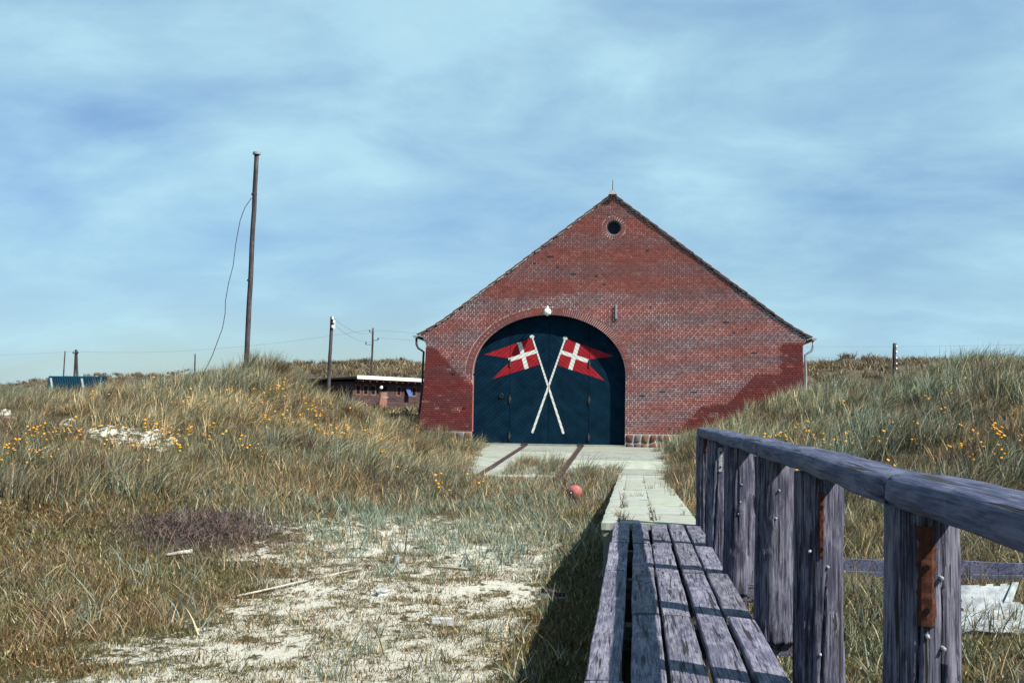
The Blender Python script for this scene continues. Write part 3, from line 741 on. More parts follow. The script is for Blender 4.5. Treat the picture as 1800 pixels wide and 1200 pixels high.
for pi_, (x, y, r, zb) in enumerate(POSTS):
    n, hN = 110, 64; vs = []; zt = .876; sh = pi_*13.7
    knots = [(random.uniform(0,6.28), random.uniform(zb+.15,.7), random.uniform(.03,.05)) for _ in range(5)] + [(-2.2, .15+.1*(pi_%3), .045)]
    splits = [(random.uniform(0,6.28), random.uniform(.015,.035), random.uniform(zb,.5), random.uniform(.3,.9)) for _ in range(13)]
    for i in range(hN+1):
        z = zb+(zt-zb)*i/hN; tt = (z-zb)/(zt-zb)
        for kk in range(n):
            t = 2*math.pi*kk/n
            rr = r*(1.03-.06*tt) + (float(fbm(t*2+sh, z*1.2, 2))-.5)*.016
            rr += (float(vnoise(t*7+sh, z*2.1))-.5)*.009 + (float(vnoise(t*16+sh, z*3.0))-.5)*.006
            for ka, kz, kr in knots:
                da = (t-ka+math.pi)%(2*math.pi)-math.pi; d = math.hypot(da*r, (z-kz)*.8)
                if d < kr: rr += .012*(1-d/kr)
            for sa_, sdp, s0, s1 in splits:
                da = abs((t-sa_-.12*math.sin(z*5+sa_)+math.pi)%(2*math.pi)-math.pi)
                if da < .05 and s0 < z < s1: rr -= sdp*(1-da/.05)
            if pi_ == 2 and z < .02: rr += .008*math.sin(t*14)*(.02-z)/.14 + .012*(.02-z)/.14
            vs.append((x+rr*math.cos(t), y+rr*math.sin(t), z))
    fs = [(i*n+kk, i*n+(kk+1)%n, (i+1)*n+(kk+1)%n, (i+1)*n+kk) for i in range(hN) for kk in range(n)]
    fs += [tuple(range(hN*n, hN*n+n)), tuple(range(n-1,-1,-1))]
    q = MB(); q.add(vs, fs, tuple([random.uniform(.85,1.1)]*3)); po = q.build('post', M['post'], bw, True); post_objs.append(po)
def strap(pi_, ang, zlo, zhi, w, mat, name, bolts, lift=.004):
    x, y, r, zb = POSTS[pi_]; q = MB(); K = 4; n = 18; vs = []
    R_ = r+lift
    for i in range(n+1):
        z = zlo+(zhi-zlo)*i/n
        for j in range(K+1):
            jw = w*(1+.55*(random.random()-.5)*(j in (0,K)))
            a = ang+(j/K-.5)*jw/R_; rr = R_+(.004 if 0 < j < K else -.006)+random.uniform(-.0015,.0015)
            vs.append((x+rr*math.cos(a), y+rr*math.sin(a), z))
    q.add(vs, [(i*(K+1)+j, i*(K+1)+j+1, (i+1)*(K+1)+j+1, (i+1)*(K+1)+j) for i in range(n) for j in range(K)])
    so = q.build(name, mat, post_objs[pi_])
    for bz in bolts:
        q = MB(); c = Vector((x+(R_+.002)*math.cos(ang), y+(R_+.002)*math.sin(ang), bz)); d = Vector((math.cos(ang), math.sin(ang), 0))
        q.tube([c, c+d*.006], .008, 10); q.build('bolt', M['black'], post_objs[pi_])
A0 = -math.pi/2
strap(0, A0-.12, .575, .83, .05, M['rust'], 'rusty_strap', (.725, .615))
strap(1, A0-.05, .54, .80, .024, M['rust'], 'rusty_strap', (.74, .57))
strap(5, A0-.15, .73, .86, .04, M['rust'], 'rusty_strap', (.76,))
strap(4, A0+.1, .62, .82, .045, M['zinc'], 'pale_strap', (.66,.78))
for pi_, spots in ((3, [(-.1,.42),(.02,.5),(.1,.62)]), (2, [(-.05,.55),(.1,.7)]), (0, [(.25,.7),(.3,.52),(-.1,.55)]), (1, [(-.5,.56),(.2,.50),(-.1,.15)])):
    x, y, r, zb = POSTS[pi_]
    for da, z in spots:
        c = Vector((x+(r-.004)*math.cos(A0+da), y+(r-.004)*math.sin(A0+da), z)); d = Vector((math.cos(A0+da), math.sin(A0+da), -.2))
        q = MB(); q.tube([c, c+d*.012, c+d*.016], [.006,.006,.003], 8); q.build('nail', M['steel'], post_objs[pi_])
def rail_beam(ya, yb, xo0, xo1, sh):
    q = MB(); n = max(8, int((yb-ya)/.08)); vs = []
    sec = []
    for (cx, cz, a0, a1) in ((-.095+.018,.020,180,270),(.095-.018,.020,270,360),(.095-.032,.085-.034,0,90),(-.095+.032,.085-.034,90,180)):
        rr = .018 if cz < .03 else .032
        for a in np.linspace(math.radians(a0), math.radians(a1), 5): sec.append((cx+rr*math.cos(a), cz+rr*math.sin(a)))
    K = len(sec)
    for i in range(n+1):
        f = i/n; y = ya+(yb-ya)*f; xc = xo0+(xo1-xo0)*f
        wv = (float(fbm(y*.8+sh, 3.3, 3))-.5)
        e = 1-.05*(i in (0, n))
        for k, (px_, pz_) in enumerate(sec):
            nn = (float(vnoise(k*.55+sh, y*2.6))-.5)*.008
            vs.append((xc+px_*e*(1+.10*wv)+nn, y, .874+pz_*(1+.12*wv)+nn+.012*wv))
    fs = [(i*K+k, (i+1)*K+k, (i+1)*K+(k+1)%K, i*K+(k+1)%K) for i in range(n) for k in range(K)]
    fs += [tuple(range(K)), tuple(range(n*K+K-1, n*K-1, -1))]
    q.add(vs, fs, tuple([random.uniform(.92,1.08)]*3)); return q.build('handrail', M['railwood'], bw, True)
rail_beam(6.78, 12.1, .775, .718, 1.0); rail_beam(3.36, 6.77, .770, .775, 5.0); rail_beam(-.4, 3.35, .775, .770, 9.0)

# ------------------------------------------------------------------ poles and wires
def lean_pole(name, base, top, r0, r1, label, cat='pole', group=None, n=12):
    o = empty(name, base); tag(o, label, cat, group)
    q = MB(); b_ = Vector(base)-Vector((0,0,.6)); t_ = Vector(top); K = 14
    q.tube([b_+(t_-b_)*i/K + Vector((random.uniform(-.01,.01),0,0)) for i in range(K+1)], [r0+(r1-r0)*i/K for i in range(K+1)], n); q.build('shaft', M['pole'], o, True)
    return o
def insulator(o, p, s=.05, mat=None):
    q = MB(); p = Vector(p); q.tube([p, p+Vector((0,0,s*.6)), p+Vector((0,0,s*1.2)), p+Vector((0,0,s*1.9)), p+Vector((0,0,s*2.2))], [s*.5, s, s*.65, s*.8, s*.3], 10); q.build('insulator', mat or M['globe'], o, True)
def wire(name, pts, r, label=None, parent=None, cat='cable'):
    q = MB(); q.tube(pts, r, 5); o = q.build(name, M['iron'], parent)
    if label: tag(o, label, cat)
    return o
def sag(a, b2, s, n=16):
    a = Vector(a); b2 = Vector(b2); return [a+(b2-a)*i/n - Vector((0,0,4*s*(i/n)*(1-i/n))) for i in range(n+1)]
tp = lean_pole('wooden_mast', (-13.34,40,1.3), (-13.11,40,9.84), .095, .08, 'tall bare leaning wooden mast with flat cap standing on the left dune', 'mast')
q = MB(); q.tube([(-13.11,40,9.82),(-13.11,40,9.90)], .14, 14); q.build('cap', M['zinc'], tp)
q = MB(); q.tube([(-13.165,40,8.4),(-13.165,40,8.46)], .098, 14); q.build('band', M['iron'], tp)
q = MB(); q.tube([(-13.24,40,5.4),(-13.24,40,5.46)], .098, 14); q.build('band', M['iron'], tp)
wp = [(-13.26,40,8.3),(-13.45,39.9,7.95),(-13.61,39.9,7.5),(-13.74,39.9,6.7),(-13.82,39.9,5.9),(-13.93,39.8,5.3),(-14.02,39.8,4.69),(-14.02,39.8,4.25),(-14.10,39.8,3.75),(-14.22,39.7,3.31),(-14.40,39.7,2.8),(-14.65,39.6,2.2),(-14.9,39.5,1.4)]
wire('slack_cable', wp, .013, 'slack black cable hanging from the tall mast down to the dune')
p2 = lean_pole('utility_pole', (-15.1,58,.7), (-14.96,58,5.57), .105, .08, 'utility pole with white insulators in front of the brown shed', 'pole')
for dz, dx in ((5.40,.07),(5.22,.14),(4.98,.07)): insulator(p2, (-14.96+dx*1.0,57.88,dz), .07)
q = MB(); q.box((-14.84,57.9,4.95),(-14.78,57.98,5.30)); q.build('insulator_plate', M['white'], p2)
p3 = lean_pole('utility_pole', (-21.15,95,2.4), (-21.07,95,7.5), .10, .075, 'thin utility pole standing behind the roof of the brown shed', 'pole')
for dx, z in ((-.25,7.2),(.45,6.55),(-.55,6.2)):
    q = MB(); q.tube([(-21.08,94.95,z-.05),(-21.08+dx,94.95,z-.05),(-21.08+dx,94.95,z)], .02, 5); q.build('bracket', M['iron'], p3); insulator(p3, (-21.08+dx,94.95,z), .07, M['iron'])
pa = empty('twin_leg_pole', (-58.2,120,2.3)); tag(pa, 'twin-legged utility pole with crossarm behind the teal shelter', 'pole')
for bx, tx in ((-58.40,-58.33),(-57.9,-58.25)):
    q = MB(); q.tube([(bx,120,1.6),(tx,120,6.7)], [.13,.10], 10); q.build('leg', M['pole'], pa)
q = MB(); q.tube([(-58.6,119.9,6.32),(-57.98,119.9,6.32)], .035, 6); q.build('crossarm', M['pole'], pa)
for x in (-58.55,-58.03): insulator(pa, (x,119.9,6.34), .08, M['iron'])
p5 = lean_pole('utility_pole', (-81.95,165,4.4), (-81.8,165,8.6), .11, .08, 'faint utility pole on the far ridge at the left edge', 'pole')
p6 = lean_pole('utility_pole', (-56.7,150,4.6), (-56.7,150,7.7), .11, .08, 'short distant pole on the ridge left of the tall mast', 'pole')
pr = lean_pole('utility_pole', (8.42,40,1.2), (8.45,40,3.42), .06, .06, 'short dark post with white insulators on the right dune', 'pole')
for z in (3.28,3.1,2.9,2.72,2.55): insulator(pr, (8.50,39.95,z), .03)
line_lbl = 'thin overhead wire strung between the utility poles'
for (a, b2, s, lb) in (((-14.85,57.9,5.5),(-20.83,94.95,7.3),.5,'upper overhead wire between the shed pole and the thin pole'),
                  ((-14.85,57.9,5.2),(-20.6,94.95,6.6),.5,'lower overhead wire between the shed pole and the thin pole'),
                  ((-58.03,119.9,6.5),(-21.33,94.95,7.35),.7,'long overhead wire from the twin-legged pole to the thin pole'),
                  ((-20.6,94.95,6.7),(60,110,7.6),1.4,'long overhead wire passing behind the boathouse to the right'),
                  ((-20.83,94.95,7.3),(60,112,9.0),1.4,'highest overhead wire passing behind the boathouse to the right'),
                  ((-58.55,119.9,6.5),(-130,150,8.0),1.0,'overhead wire running left from the twin-legged pole')):
    wire('overhead_wire', sag(a, b2, s), .006, lb, None, 'wire')

# ------------------------------------------------------------------ brown shed
sh = empty('wooden_shed', (-16.78,70,0)); tag(sh, 'low brown wooden shed with flat white-edged roof behind the left dune', 'shed')
al = math.radians(68); U = Vector((math.cos(al), math.sin(al), 0)); V = Vector((-math.sin(al), math.cos(al), 0)); O = Vector((-16.72,70.1,0))
def sp(u, v, z): p = O+U*u+V*v; return (p.x, p.y, z)
def sbox(name, u0, u1, v0, v1, z0, z1, mat, parent, zs=0):
    q = MB(); vs = [sp(u0,v0,z0),sp(u1,v0,z0),sp(u1,v1,z0),sp(u0,v1,z0),sp(u0,v0,z1),sp(u1,v0,z1),sp(u1,v1,z1-zs),sp(u0,v1,z1-zs)]
    q.add(vs, [(0,3,2,1),(4,5,6,7),(0,1,5,4),(1,2,6,5),(2,3,7,6),(3,0,4,7)]); return q.build(name, mat, parent)
body = sbox('wall', 0, 13, 0, 6, -.2, 2.62, M['shed'], sh, .3)
for k in range(13):
    z = .15+k*.19
    sbox('board', -.012, 13, -.022 if k % 2 else -.03, 0, z, z+.183, M['shed'], body)
    sbox('board', -.03, -.002, 0, 6, z, z+.183, M['shed'], body)
rfs = sbox('roof', -.45, 13.4, -.62, 6.4, 2.78, 2.93, M['iron'], sh, .42)
sbox('fascia', -.47, 13.4, -.66, -.625, 2.77, 2.985, M['white'], rfs)
for k in range(18):
    sbox('rafter', .25+k*.72, .33+k*.72, -.57, .02, 2.64, 2.775, M['sheddoor'], rfs)
for k, u in enumerate((.5,1.3,2.1)):
    w = sbox('window', u-.25, u+.25, -.05, -.018, 1.83, 2.45, M['sheddoor'], sh); sbox('pane', u-.19, u+.19, -.056, -.05, 1.89, 2.39, M['black'], w)
dr = sbox('door', 2.8, 3.62, -.06, -.012, .1, 2.05, M['sheddoor'], sh); sbox('hinge', 3.1, 3.7, -.075, -.061, 1.68, 1.76, M['steel'], dr); sbox('overlight', 2.83, 3.58, -.06, -.031, 2.08, 2.4, M['black'], sh)
for k, u in enumerate((4.95,5.85,6.75,8.4,9.3,10.2)):
    w = sbox('window', u-.25, u+.25, -.05, -.018, 1.83, 2.45, M['sheddoor'], sh); sbox('pane', u-.19, u+.19, -.056, -.05, 1.89, 2.39, M['black'], w)
q = MB(); a = [sp(5.6,-.07,2.42),sp(6.1,-.07,2.42),sp(6.1,-.38,1.8),sp(5.6,-.38,1.8)]; a2 = [(x+.01,y-.02,z+.02) for x,y,z in a]
q.add(a+a2, [(3,2,1,0),(4,5,6,7),(0,1,5,4),(1,2,6,5),(2,3,7,6),(3,0,4,7)]); q.build('open_casement', plain('blue_glass', (.05,.08,.22), .15, .5), sh)
bm = bmesh.new(); bmesh.ops.create_uvsphere(bm, u_segments=16, v_segments=12, radius=.13); pc = sp(2.62,-.25,2.32)
for v in bm.verts: v.co += Vector(pc)
me = bpy.data.meshes.new('globe_lamp'); bm.to_mesh(me); bm.free(); me.materials.append(M['globe']); me.polygons.foreach_set('use_smooth', [True]*len(me.polygons)); lo = obj('globe_lamp', me, sh)
q = MB(); q.tube([pc, sp(2.62,-.02,2.5)], .02, 6); q.build('bracket', M['iron'], lo)

# ------------------------------------------------------------------ teal shelter far left
ts_ = empty('teal_shelter', (-26.5,55,1.2)); tag(ts_, 'low teal corrugated shelter with pale slanted end boards at far left', 'shelter')
q = MB(); n = 34; xs = np.linspace(-28.05,-25.1,n*2+1); vs = []
for i, x in enumerate(xs):
    o_ = .05 if i % 2 else 0
    vs += [(x,55.0+o_,2.40),(x,54.85+o_,1.55)]
q.add(vs, [(2*i,2*i+1,2*i+3,2*i+2) for i in range(len(xs)-1)]); q.build('corrugated_roof', M['teal'], ts_)
q = MB(); q.box((-28.0,54.5,1.0),(-25.1,55.3,1.75)); q.build('wall', M['black'], ts_)
for x in (-27.9,-26.35):
    q = MB(); vs = [(x+.3,54.4,1.1),(x,54.8,1.1),(x,54.8,2.30),(x+.05,54.72,2.30),(x+.3,54.4,1.85)]; v2 = [(a+.10,b2,c) for a,b2,c in vs]
    q.add(vs+v2, [(0,1,2,3,4),(9,8,7,6,5)]+[(i,i+5,(i+1)%5+5,(i+1)%5) for i in range(5)]); q.build('end_board', M['concrete'], ts_)

# ------------------------------------------------------------------ grasses (stuff)
def grass_mat(name, rough=.5, transl=.14):
    m = bpy.data.materials.new(name); m.use_nodes = True; nt = m.node_tree; nt.nodes.clear()
    a = N(nt, 'ShaderNodeAttribute', attribute_name='tint'); i = N(nt, 'ShaderNodeAttribute', attribute_name='hue'); i.attribute_type = 'INSTANCER'
    c = mixc(nt, 1., a.outputs[0], i.outputs[0], 'MULTIPLY')
    p = N(nt, 'ShaderNodeBsdfPrincipled'); p.inputs['Roughness'].default_value = rough; p.inputs['Specular IOR Level'].default_value = .35
    t = N(nt, 'ShaderNodeBsdfTranslucent'); mx = N(nt, 'ShaderNodeMixShader'); mx.inputs[0].default_value = transl
    nt.links.new(c, p.inputs['Base Color']); nt.links.new(c, t.inputs[0])
    nt.links.new(p.outputs[0], mx.inputs[1]); nt.links.new(t.outputs[0], mx.inputs[2])
    o = N(nt, 'ShaderNodeOutputMaterial'); nt.links.new(mx.outputs[0], o.inputs[0]); return m
M['grass'] = grass_mat('grass_blade')
GREEN = [(.06,.07,.034),(.085,.09,.05),(.05,.058,.03),(.10,.105,.062)]
BLUE = [(.09,.12,.10),(.12,.155,.135),(.075,.10,.085),(.16,.19,.17)]
STRAW = [(.27,.22,.13),(.38,.325,.215),(.2,.155,.09),(.31,.25,.15)]
BROWN = [(.10,.065,.045),(.075,.05,.042),(.13,.085,.055)]
TURF = [(.065,.065,.022),(.085,.08,.03),(.11,.095,.04),(.05,.055,.02),(.13,.10,.05)]
PURP = [(.05,.04,.038),(.075,.06,.055),(.035,.028,.028),(.12,.095,.085)]
def tuft(name, nb, h0, h1, spread, w, lean, curl, pals, seg=4, wild=.5, seed=0, mat=None):
    r = random.Random(seed); q = MB()
    for k in range(nb):
        pal = r.choices([p for p, _ in pals], [ww for _, ww in pals])[0]; c = r.choice(pal); v = r.uniform(.75,1.25); c = tuple(x*v for x in c)
        a = r.uniform(0, 6.283); d = spread*math.sqrt(r.random()); base = Vector((d*math.cos(a), d*math.sin(a), -.03))
        L = r.uniform(h0, h1); az = r.uniform(0, 6.283); tilt = r.uniform(0, wild)
        direc = Vector((math.cos(az)*tilt+lean*r.uniform(.5,1.4), math.sin(az)*tilt, 1)).normalized()
        bend = Vector((math.cos(az)*.5+lean*1.5, math.sin(az)*.5, -.45))*curl*r.uniform(.4,1.6)
        side = direc.cross(Vector((r.uniform(-1,1), r.uniform(-1,1), .1))).normalized(); ww = w*r.uniform(.7,1.3)
        vs = []; p = base.copy(); dcur = direc.copy()
        for i in range(seg+1):
            f = i/seg; wi = ww*(1-f**1.7)*.5
            if i == seg: vs.append(tuple(p))
            else: vs += [tuple(p-side*wi), tuple(p+side*wi)]
            dcur = (dcur + bend*(f+.15)*.55).normalized(); p = p + dcur*(L/seg)
        fs = [(2*i,2*i+1,2*i+3,2*i+2) for i in range(seg-1)] + [(2*seg-2,2*seg-1,2*seg)]
        q.add(vs, fs, c)
    return bpy.data.objects.new(name, q.mesh(name, mat or M['grass']))
def gn_tree(col):
    t = bpy.data.node_groups.new('scatter', 'GeometryNodeTree')
    t.interface.new_socket('Geometry', in_out='INPUT', socket_type='NodeSocketGeometry'); t.interface.new_socket('Geometry', in_out='OUTPUT', socket_type='NodeSocketGeometry')
    gi = t.nodes.new('NodeGroupInput'); go = t.nodes.new('NodeGroupOutput')
    iop = t.nodes.new('GeometryNodeInstanceOnPoints'); ci = t.nodes.new('GeometryNodeCollectionInfo')
    ci.inputs['Collection'].default_value = col; ci.inputs['Separate Children'].default_value = True; ci.inputs['Reset Children'].default_value = True
    def na(n, ty):
        x = t.nodes.new('GeometryNodeInputNamedAttribute'); x.data_type = ty; x.inputs[0].default_value = n; return x.outputs[0]
    e2r = t.nodes.new('FunctionNodeEulerToRotation'); t.links.new(na('rot','FLOAT_VECTOR'), e2r.inputs[0])
    t.links.new(gi.outputs[0], iop.inputs['Points']); t.links.new(ci.outputs[0], iop.inputs['Instance']); iop.inputs['Pick Instance'].default_value = True
    t.links.new(na('vid','INT'), iop.inputs['Instance Index']); t.links.new(e2r.outputs[0], iop.inputs['Rotation']); t.links.new(na('scl','FLOAT'), iop.inputs['Scale'])
    t.links.new(iop.outputs[0], go.inputs[0]); return t
def scatter(name, protos, xy, scl, hue, label, cat, turn=6.283, tiltsd=.1, dz=0.0, vid=None):
    n = len(xy)
    if n == 0: return
    col = bpy.data.collections.new(name+'_tufts')
    for p in protos: col.objects.link(p)
    z = gz(xy[:,0], xy[:,1])+dz
    me = bpy.data.meshes.new(name); me.vertices.add(n); me.vertices.foreach_set('co', np.c_[xy, z].astype(np.float32).ravel())
    rot = np.c_[RNG.normal(0,tiltsd,n), RNG.normal(0,tiltsd,n), RNG.uniform(-turn/2,turn/2,n)].astype(np.float32)
    a = me.attributes.new('rot','FLOAT_VECTOR','POINT'); a.data.foreach_set('vector', rot.ravel())
    a = me.attributes.new('scl','FLOAT','POINT'); a.data.foreach_set('value', np.asarray(scl, np.float32))
    a = me.attributes.new('vid','INT','POINT'); a.data.foreach_set('value', (vid if vid is not None else RNG.integers(0, len(protos), n)).astype(np.int32))
    a = me.attributes.new('hue','FLOAT_COLOR','POINT'); a.data.foreach_set('color', np.c_[hue, np.ones(n)].astype(np.float32).ravel())
    o = obj(name, me); md = o.modifiers.new('scatter','NODES'); md.node_group = gn_tree(col)
    tag(o, label, cat, None, 'stuff'); return o
def kept(x, y):
    """thin growth in front of things lying on the ground"""
    k = 1-.92*((x > 1.2) & (x < 4.9) & (y > 11.2) & (y < 12.6))
    k = k*(1-.9*(np.hypot(x+1.05, (y-21.2)/1.6) < .42))
    return k*(1-.8*(np.hypot((x+5.6)/1.2, (y-15.3)/1.0) < 1))
def sample(x0, x1, y0, y1, per_m2, prob):
    n = int((x1-x0)*(y1-y0)*per_m2); p = np.c_[RNG.uniform(x0,x1,n), RNG.uniform(y0,y1,n)]
    a = np.arctan2(p[:,0], p[:,1]); vis = (a > math.radians(-48)) & (a < math.radians(34))
    p = p[vis]; pr = prob(p[:,0], p[:,1])*kept(p[:,0], p[:,1]); return p[RNG.random(len(p)) < pr]
def built(x, y):
    """1 where slab, path, deck or building stands"""
    n = fbm(x*1.7+3, y*1.7, 3)-.5
    e = n*.9
    apn = (x > -4.75+e+(36.8-y)*.10) & (x < .75+e*1.2) & (y > 25.2+n*2.0) & (y < 37.2)
    mid = (x > -2.9) & (x < -1.75) & (y < 30.2+n*3) & (y > 26)          # grown-over strip between the rails
    low = (x > -1.4) & (x < -.4) & (y < 28.3+n*2)
    pat = (x > -.36) & (x < .6+n*.35) & (y > 11.9) & (y < 27.3)
    dk = (x > -.3) & (x < .72) & (y < 12.1)
    bld = (np.abs(x-BX) < 6.1) & (y > 36.8) & (y < 52.2)
    return (apn & ~mid & ~low) | pat | dk | bld
def mixhue(x, y, sc, a, b2, c, lo=.42, hi=.58):
    t = sstep(lo, hi, fbm(x*sc+31, y*sc+7, 4))[:,None]; u = sstep(.55,.68, fbm(x*sc*2.1+3, y*sc*2.1+70, 3))[:,None]
    h = np.array(a)*(1-t)+np.array(b2)*t; h = h*(1-u)+np.array(c)*u
    return h*RNG.uniform(.8,1.2,(len(x),1))
# marram on the dunes
mar = [tuft('marram', 40, .35, .78, .16, .0105, .22, .55, [(GREEN,4),(BLUE,3.5),(STRAW,4)], 5, .38, s) for s in range(5)] + \
      [tuft('marram_dry', 36, .3, .72, .14, .0105, .35, 1.25, [(GREEN,1.5),(BLUE,1),(STRAW,5),(BROWN,1)], 5, .5, s+20) for s in range(3)]
def clump(x, y): return .10+.90*sstep(.40,.56,.6*fbm(x*1.5, y*1.5+40, 2)+.4*fbm(x*.5+9, y*.5, 3))
def dune_prob(x, y):
    z = gz(x, y); s = sand_mask(x, y); b_ = built(x, y)
    d = np.where(x < 0, sstep(-.45,-.05,z), sstep(-.30,.0,z))
    hp = sstep(1.1,.4,np.hypot((x+12.6)/3.4,(y-24.7)/1.5))
    return d*np.maximum((1-s)**2, .2)*(~b_)*clump(x, y)*(1-.85*hp)
P1 = sample(-22, 15, 12, 37, 22, dune_prob)
x, y = P1.T
h = mixhue(x, y, .33, (1.05,1.14,1.08), (1.75,1.58,1.32), (.8,.7,.62))
h = np.where((x > 0)[:,None], h*np.array([.76,.86,.88]), h)  # right dune grass darkened in colour for its slope facing away from the sun
msc = RNG.uniform(.5,1.0,len(P1))*(.55+.55*clump(x, y))
ycs = np.interp(x, [-17,-15,-12,-10,-8.2], [27.8,26.4,23.1,21.8,21.0])
msc *= np.where((x < -7.6) & (y < ycs) & (y > ycs-3.4), .55, 1.0)
scatter('marram_grass', mar, P1, msc, h, 'long wind-bent marram grass covering the dunes', 'grass', turn=1.6, vid=np.where(RNG.random(len(P1)) < .15+.7*sstep(.46,.6,fbm(x*.45+70,y*.45+3,3)), RNG.integers(5,8,len(P1)), RNG.integers(0,5,len(P1))))
# lower mixed grass filling the dunes and slopes
und = [tuft('under', 46, .10, .34, .17, .009, .2, .6, [(GREEN,4),(STRAW,4),(BROWN,3),(BLUE,1)], 3, .7, s+40) for s in range(5)]
P2 = sample(-22, 15, 9.5, 37, 26, lambda x, y: (1-sand_mask(x,y))**1.5*(~built(x,y))*np.where(x<0, sstep(-.62,-.35,gz(x,y))*np.where(y < 16.2, .5, 1.0), 1.0))
x, y = P2.T; scatter('dune_turf', und, P2, RNG.uniform(.5,1.2,len(P2))*np.where((x < 0) & (y < 17.5), .6, 1.0), mixhue(x, y, .45, (1.15,1.1,.95), (1.6,1.35,1.1), (.9,.68,.64)), 'short mixed grass and herbs between the marram', 'grass', turn=2.5)
# blue-green lyme grass on the beach flat towards the boathouse
lym = [tuft('lyme', 16, .16, .46, .14, .013, .12, .7, [(BLUE,6),(GREEN,2),(STRAW,2)], 4, .6, s+60) for s in range(6)]
def lyme_prob(x, y):
    n = fbm(x*.6+9, y*.6+5, 4); a = sstep(14.2,17.5,y+(n-.5)*5)*(1-sstep(27,29.5,y))*sstep(-7.5,-5,x)*(1-sstep(-.4,-.3,x))
    sp_ = .10*sstep(.5,.62,n)*(y < 16)
    return np.maximum(a, sp_)*(~built(x,y))*(.25+.75*sstep(.3,.55,n))
P3 = sample(-11, -.3, 6.5, 29.5, 38, lyme_prob); x, y = P3.T
scatter('lyme_grass', lym, P3, RNG.uniform(.4,.82,len(P3)), mixhue(x, y, .6, (1.2,1.32,1.28), (1.45,1.45,1.35), (1.3,1.12,.9)), 'blue-green lyme grass on the sandy flat before the boathouse', 'grass')
# foreground moss and turf on sand
trf = [tuft('turf', 48, .015, .085, .13, .009, .05, .8, [(TURF,7),(STRAW,2),(BROWN,1.5)], 2, 1.0, s+80) for s in range(5)]
def turf_prob(x, y):
    s = sand_mask(x, y); n = .5*fbm(x*1.1+2, y*.75+8, 4)+.5*fbm(x*3.5+2, y*2.2+8, 3)
    base = 1-s; patch = sstep(.43,.53,n)
    return np.clip(np.maximum(base*1.5, patch*.85), 0, 1)*(~built(x,y))*(1-sstep(17,20,y))
P4 = sample(-14, -.2, 5.5, 19, 135, turf_prob); x, y = P4.T
scatter('moss_turf', trf, P4, RNG.uniform(.6,1.4,len(P4))*(1.35-.5*sand_mask(x,y)), mixhue(x, y, 1.1, (.9,.95,.8), (1.15,1.05,.9), (1.0,.78,.6)), 'low mossy turf patches on the foreground sand', 'moss')
P4b = sample(.7, 8, 4, 14, 80, lambda x, y: (~built(x,y))*(1-.6*sand_mask(x,y))); x, y = P4b.T
scatter('verge_turf', [tuft('turf_r', 44, .02, .10, .13, .009, .05, .8, [(TURF,6),(STRAW,3),(BROWN,2),(GREEN,2)], 2, 1.0, s+240) for s in range(4)], P4b, RNG.uniform(.7,1.5,len(P4b)), mixhue(x, y, 1.0, (.9,.95,.8), (1.2,1.1,.9), (1.0,.8,.62)), 'low turf and dead grass right of the boardwalk', 'turf')
# longer grass right of the boardwalk
rgt = [tuft('verge', 26, .12, .42, .15, .010, .1, .8, [(GREEN,5),(BLUE,4),(STRAW,3)], 4, .7, s+100) for s in range(5)]
P5 = sample(.72, 7, 4, 16, 34, lambda x, y: (~built(x,y))*(1-.93*((x > 1.2) & (x < 4.8) & (y > 11.2) & (y < 12.6)))*(1-.8*((x > 2.3) & (x < 3.7) & (y > 8.8) & (y < 10.1)))*(1-.85*sand_mask(x,y))*(.5+.5*sstep(.4,.55,fbm(x*1.3,y*1.3,3)))); x, y = P5.T
scatter('verge_grass', rgt, P5, RNG.uniform(.5,1.05,len(P5)), mixhue(x, y, .9, (.85,.95,.85), (1.05,1.05,.95), (1.1,.95,.7)), 'tangled grass right of the boardwalk behind the handrail', 'grass')
# foreground dry clumps and stalks on the left
dry = [tuft('dry', 34, .12, .36, .16, .007, .1, 1.1, [(STRAW,5),(BROWN,3),(GREEN,2),(BLUE,1)], 4, .7, s+120) for s in range(4)]
def dry_prob(x, y):
    n = fbm(x*.9+50, y*.9+5, 3); a = (1-sstep(-4.6,-3.4,x-(y-9)*.1))*sstep(.46,.58,n)
    return np.clip(a*.9+.02, 0, 1)*(~built(x,y))*(1-sstep(15,17,y))
P6 = sample(-12, -.6, 6.5, 17, 11, dry_prob); x, y = P6.T
scatter('dry_grass', dry, P6, RNG.uniform(.5,1.1,len(P6)), mixhue(x, y, .8, (.95,.88,.78), (1.1,.98,.85), (.8,.65,.55)), 'dry pale grass clumps in the left foreground', 'grass')
lng = [tuft('stalk', 7, .25, .62, .10, .011, .15, .5, [(BLUE,5),(STRAW,3),(GREEN,1)], 4, .8, s+140) for s in range(6)]
P7 = sample(-12, -.6, 6.2, 18, 3.6, lambda x, y: (~built(x,y))*np.where(sand_mask(x,y) > .6, .22, .9)); x, y = P7.T
scatter('grass_stalks', lng, P7, RNG.uniform(.4,.9,len(P7)), mixhue(x, y, .8, (1,1.05,1.05), (1.1,1.05,.95), (1.2,1.0,.75)), 'scattered long blue and straw stalks in the foreground', 'grass')
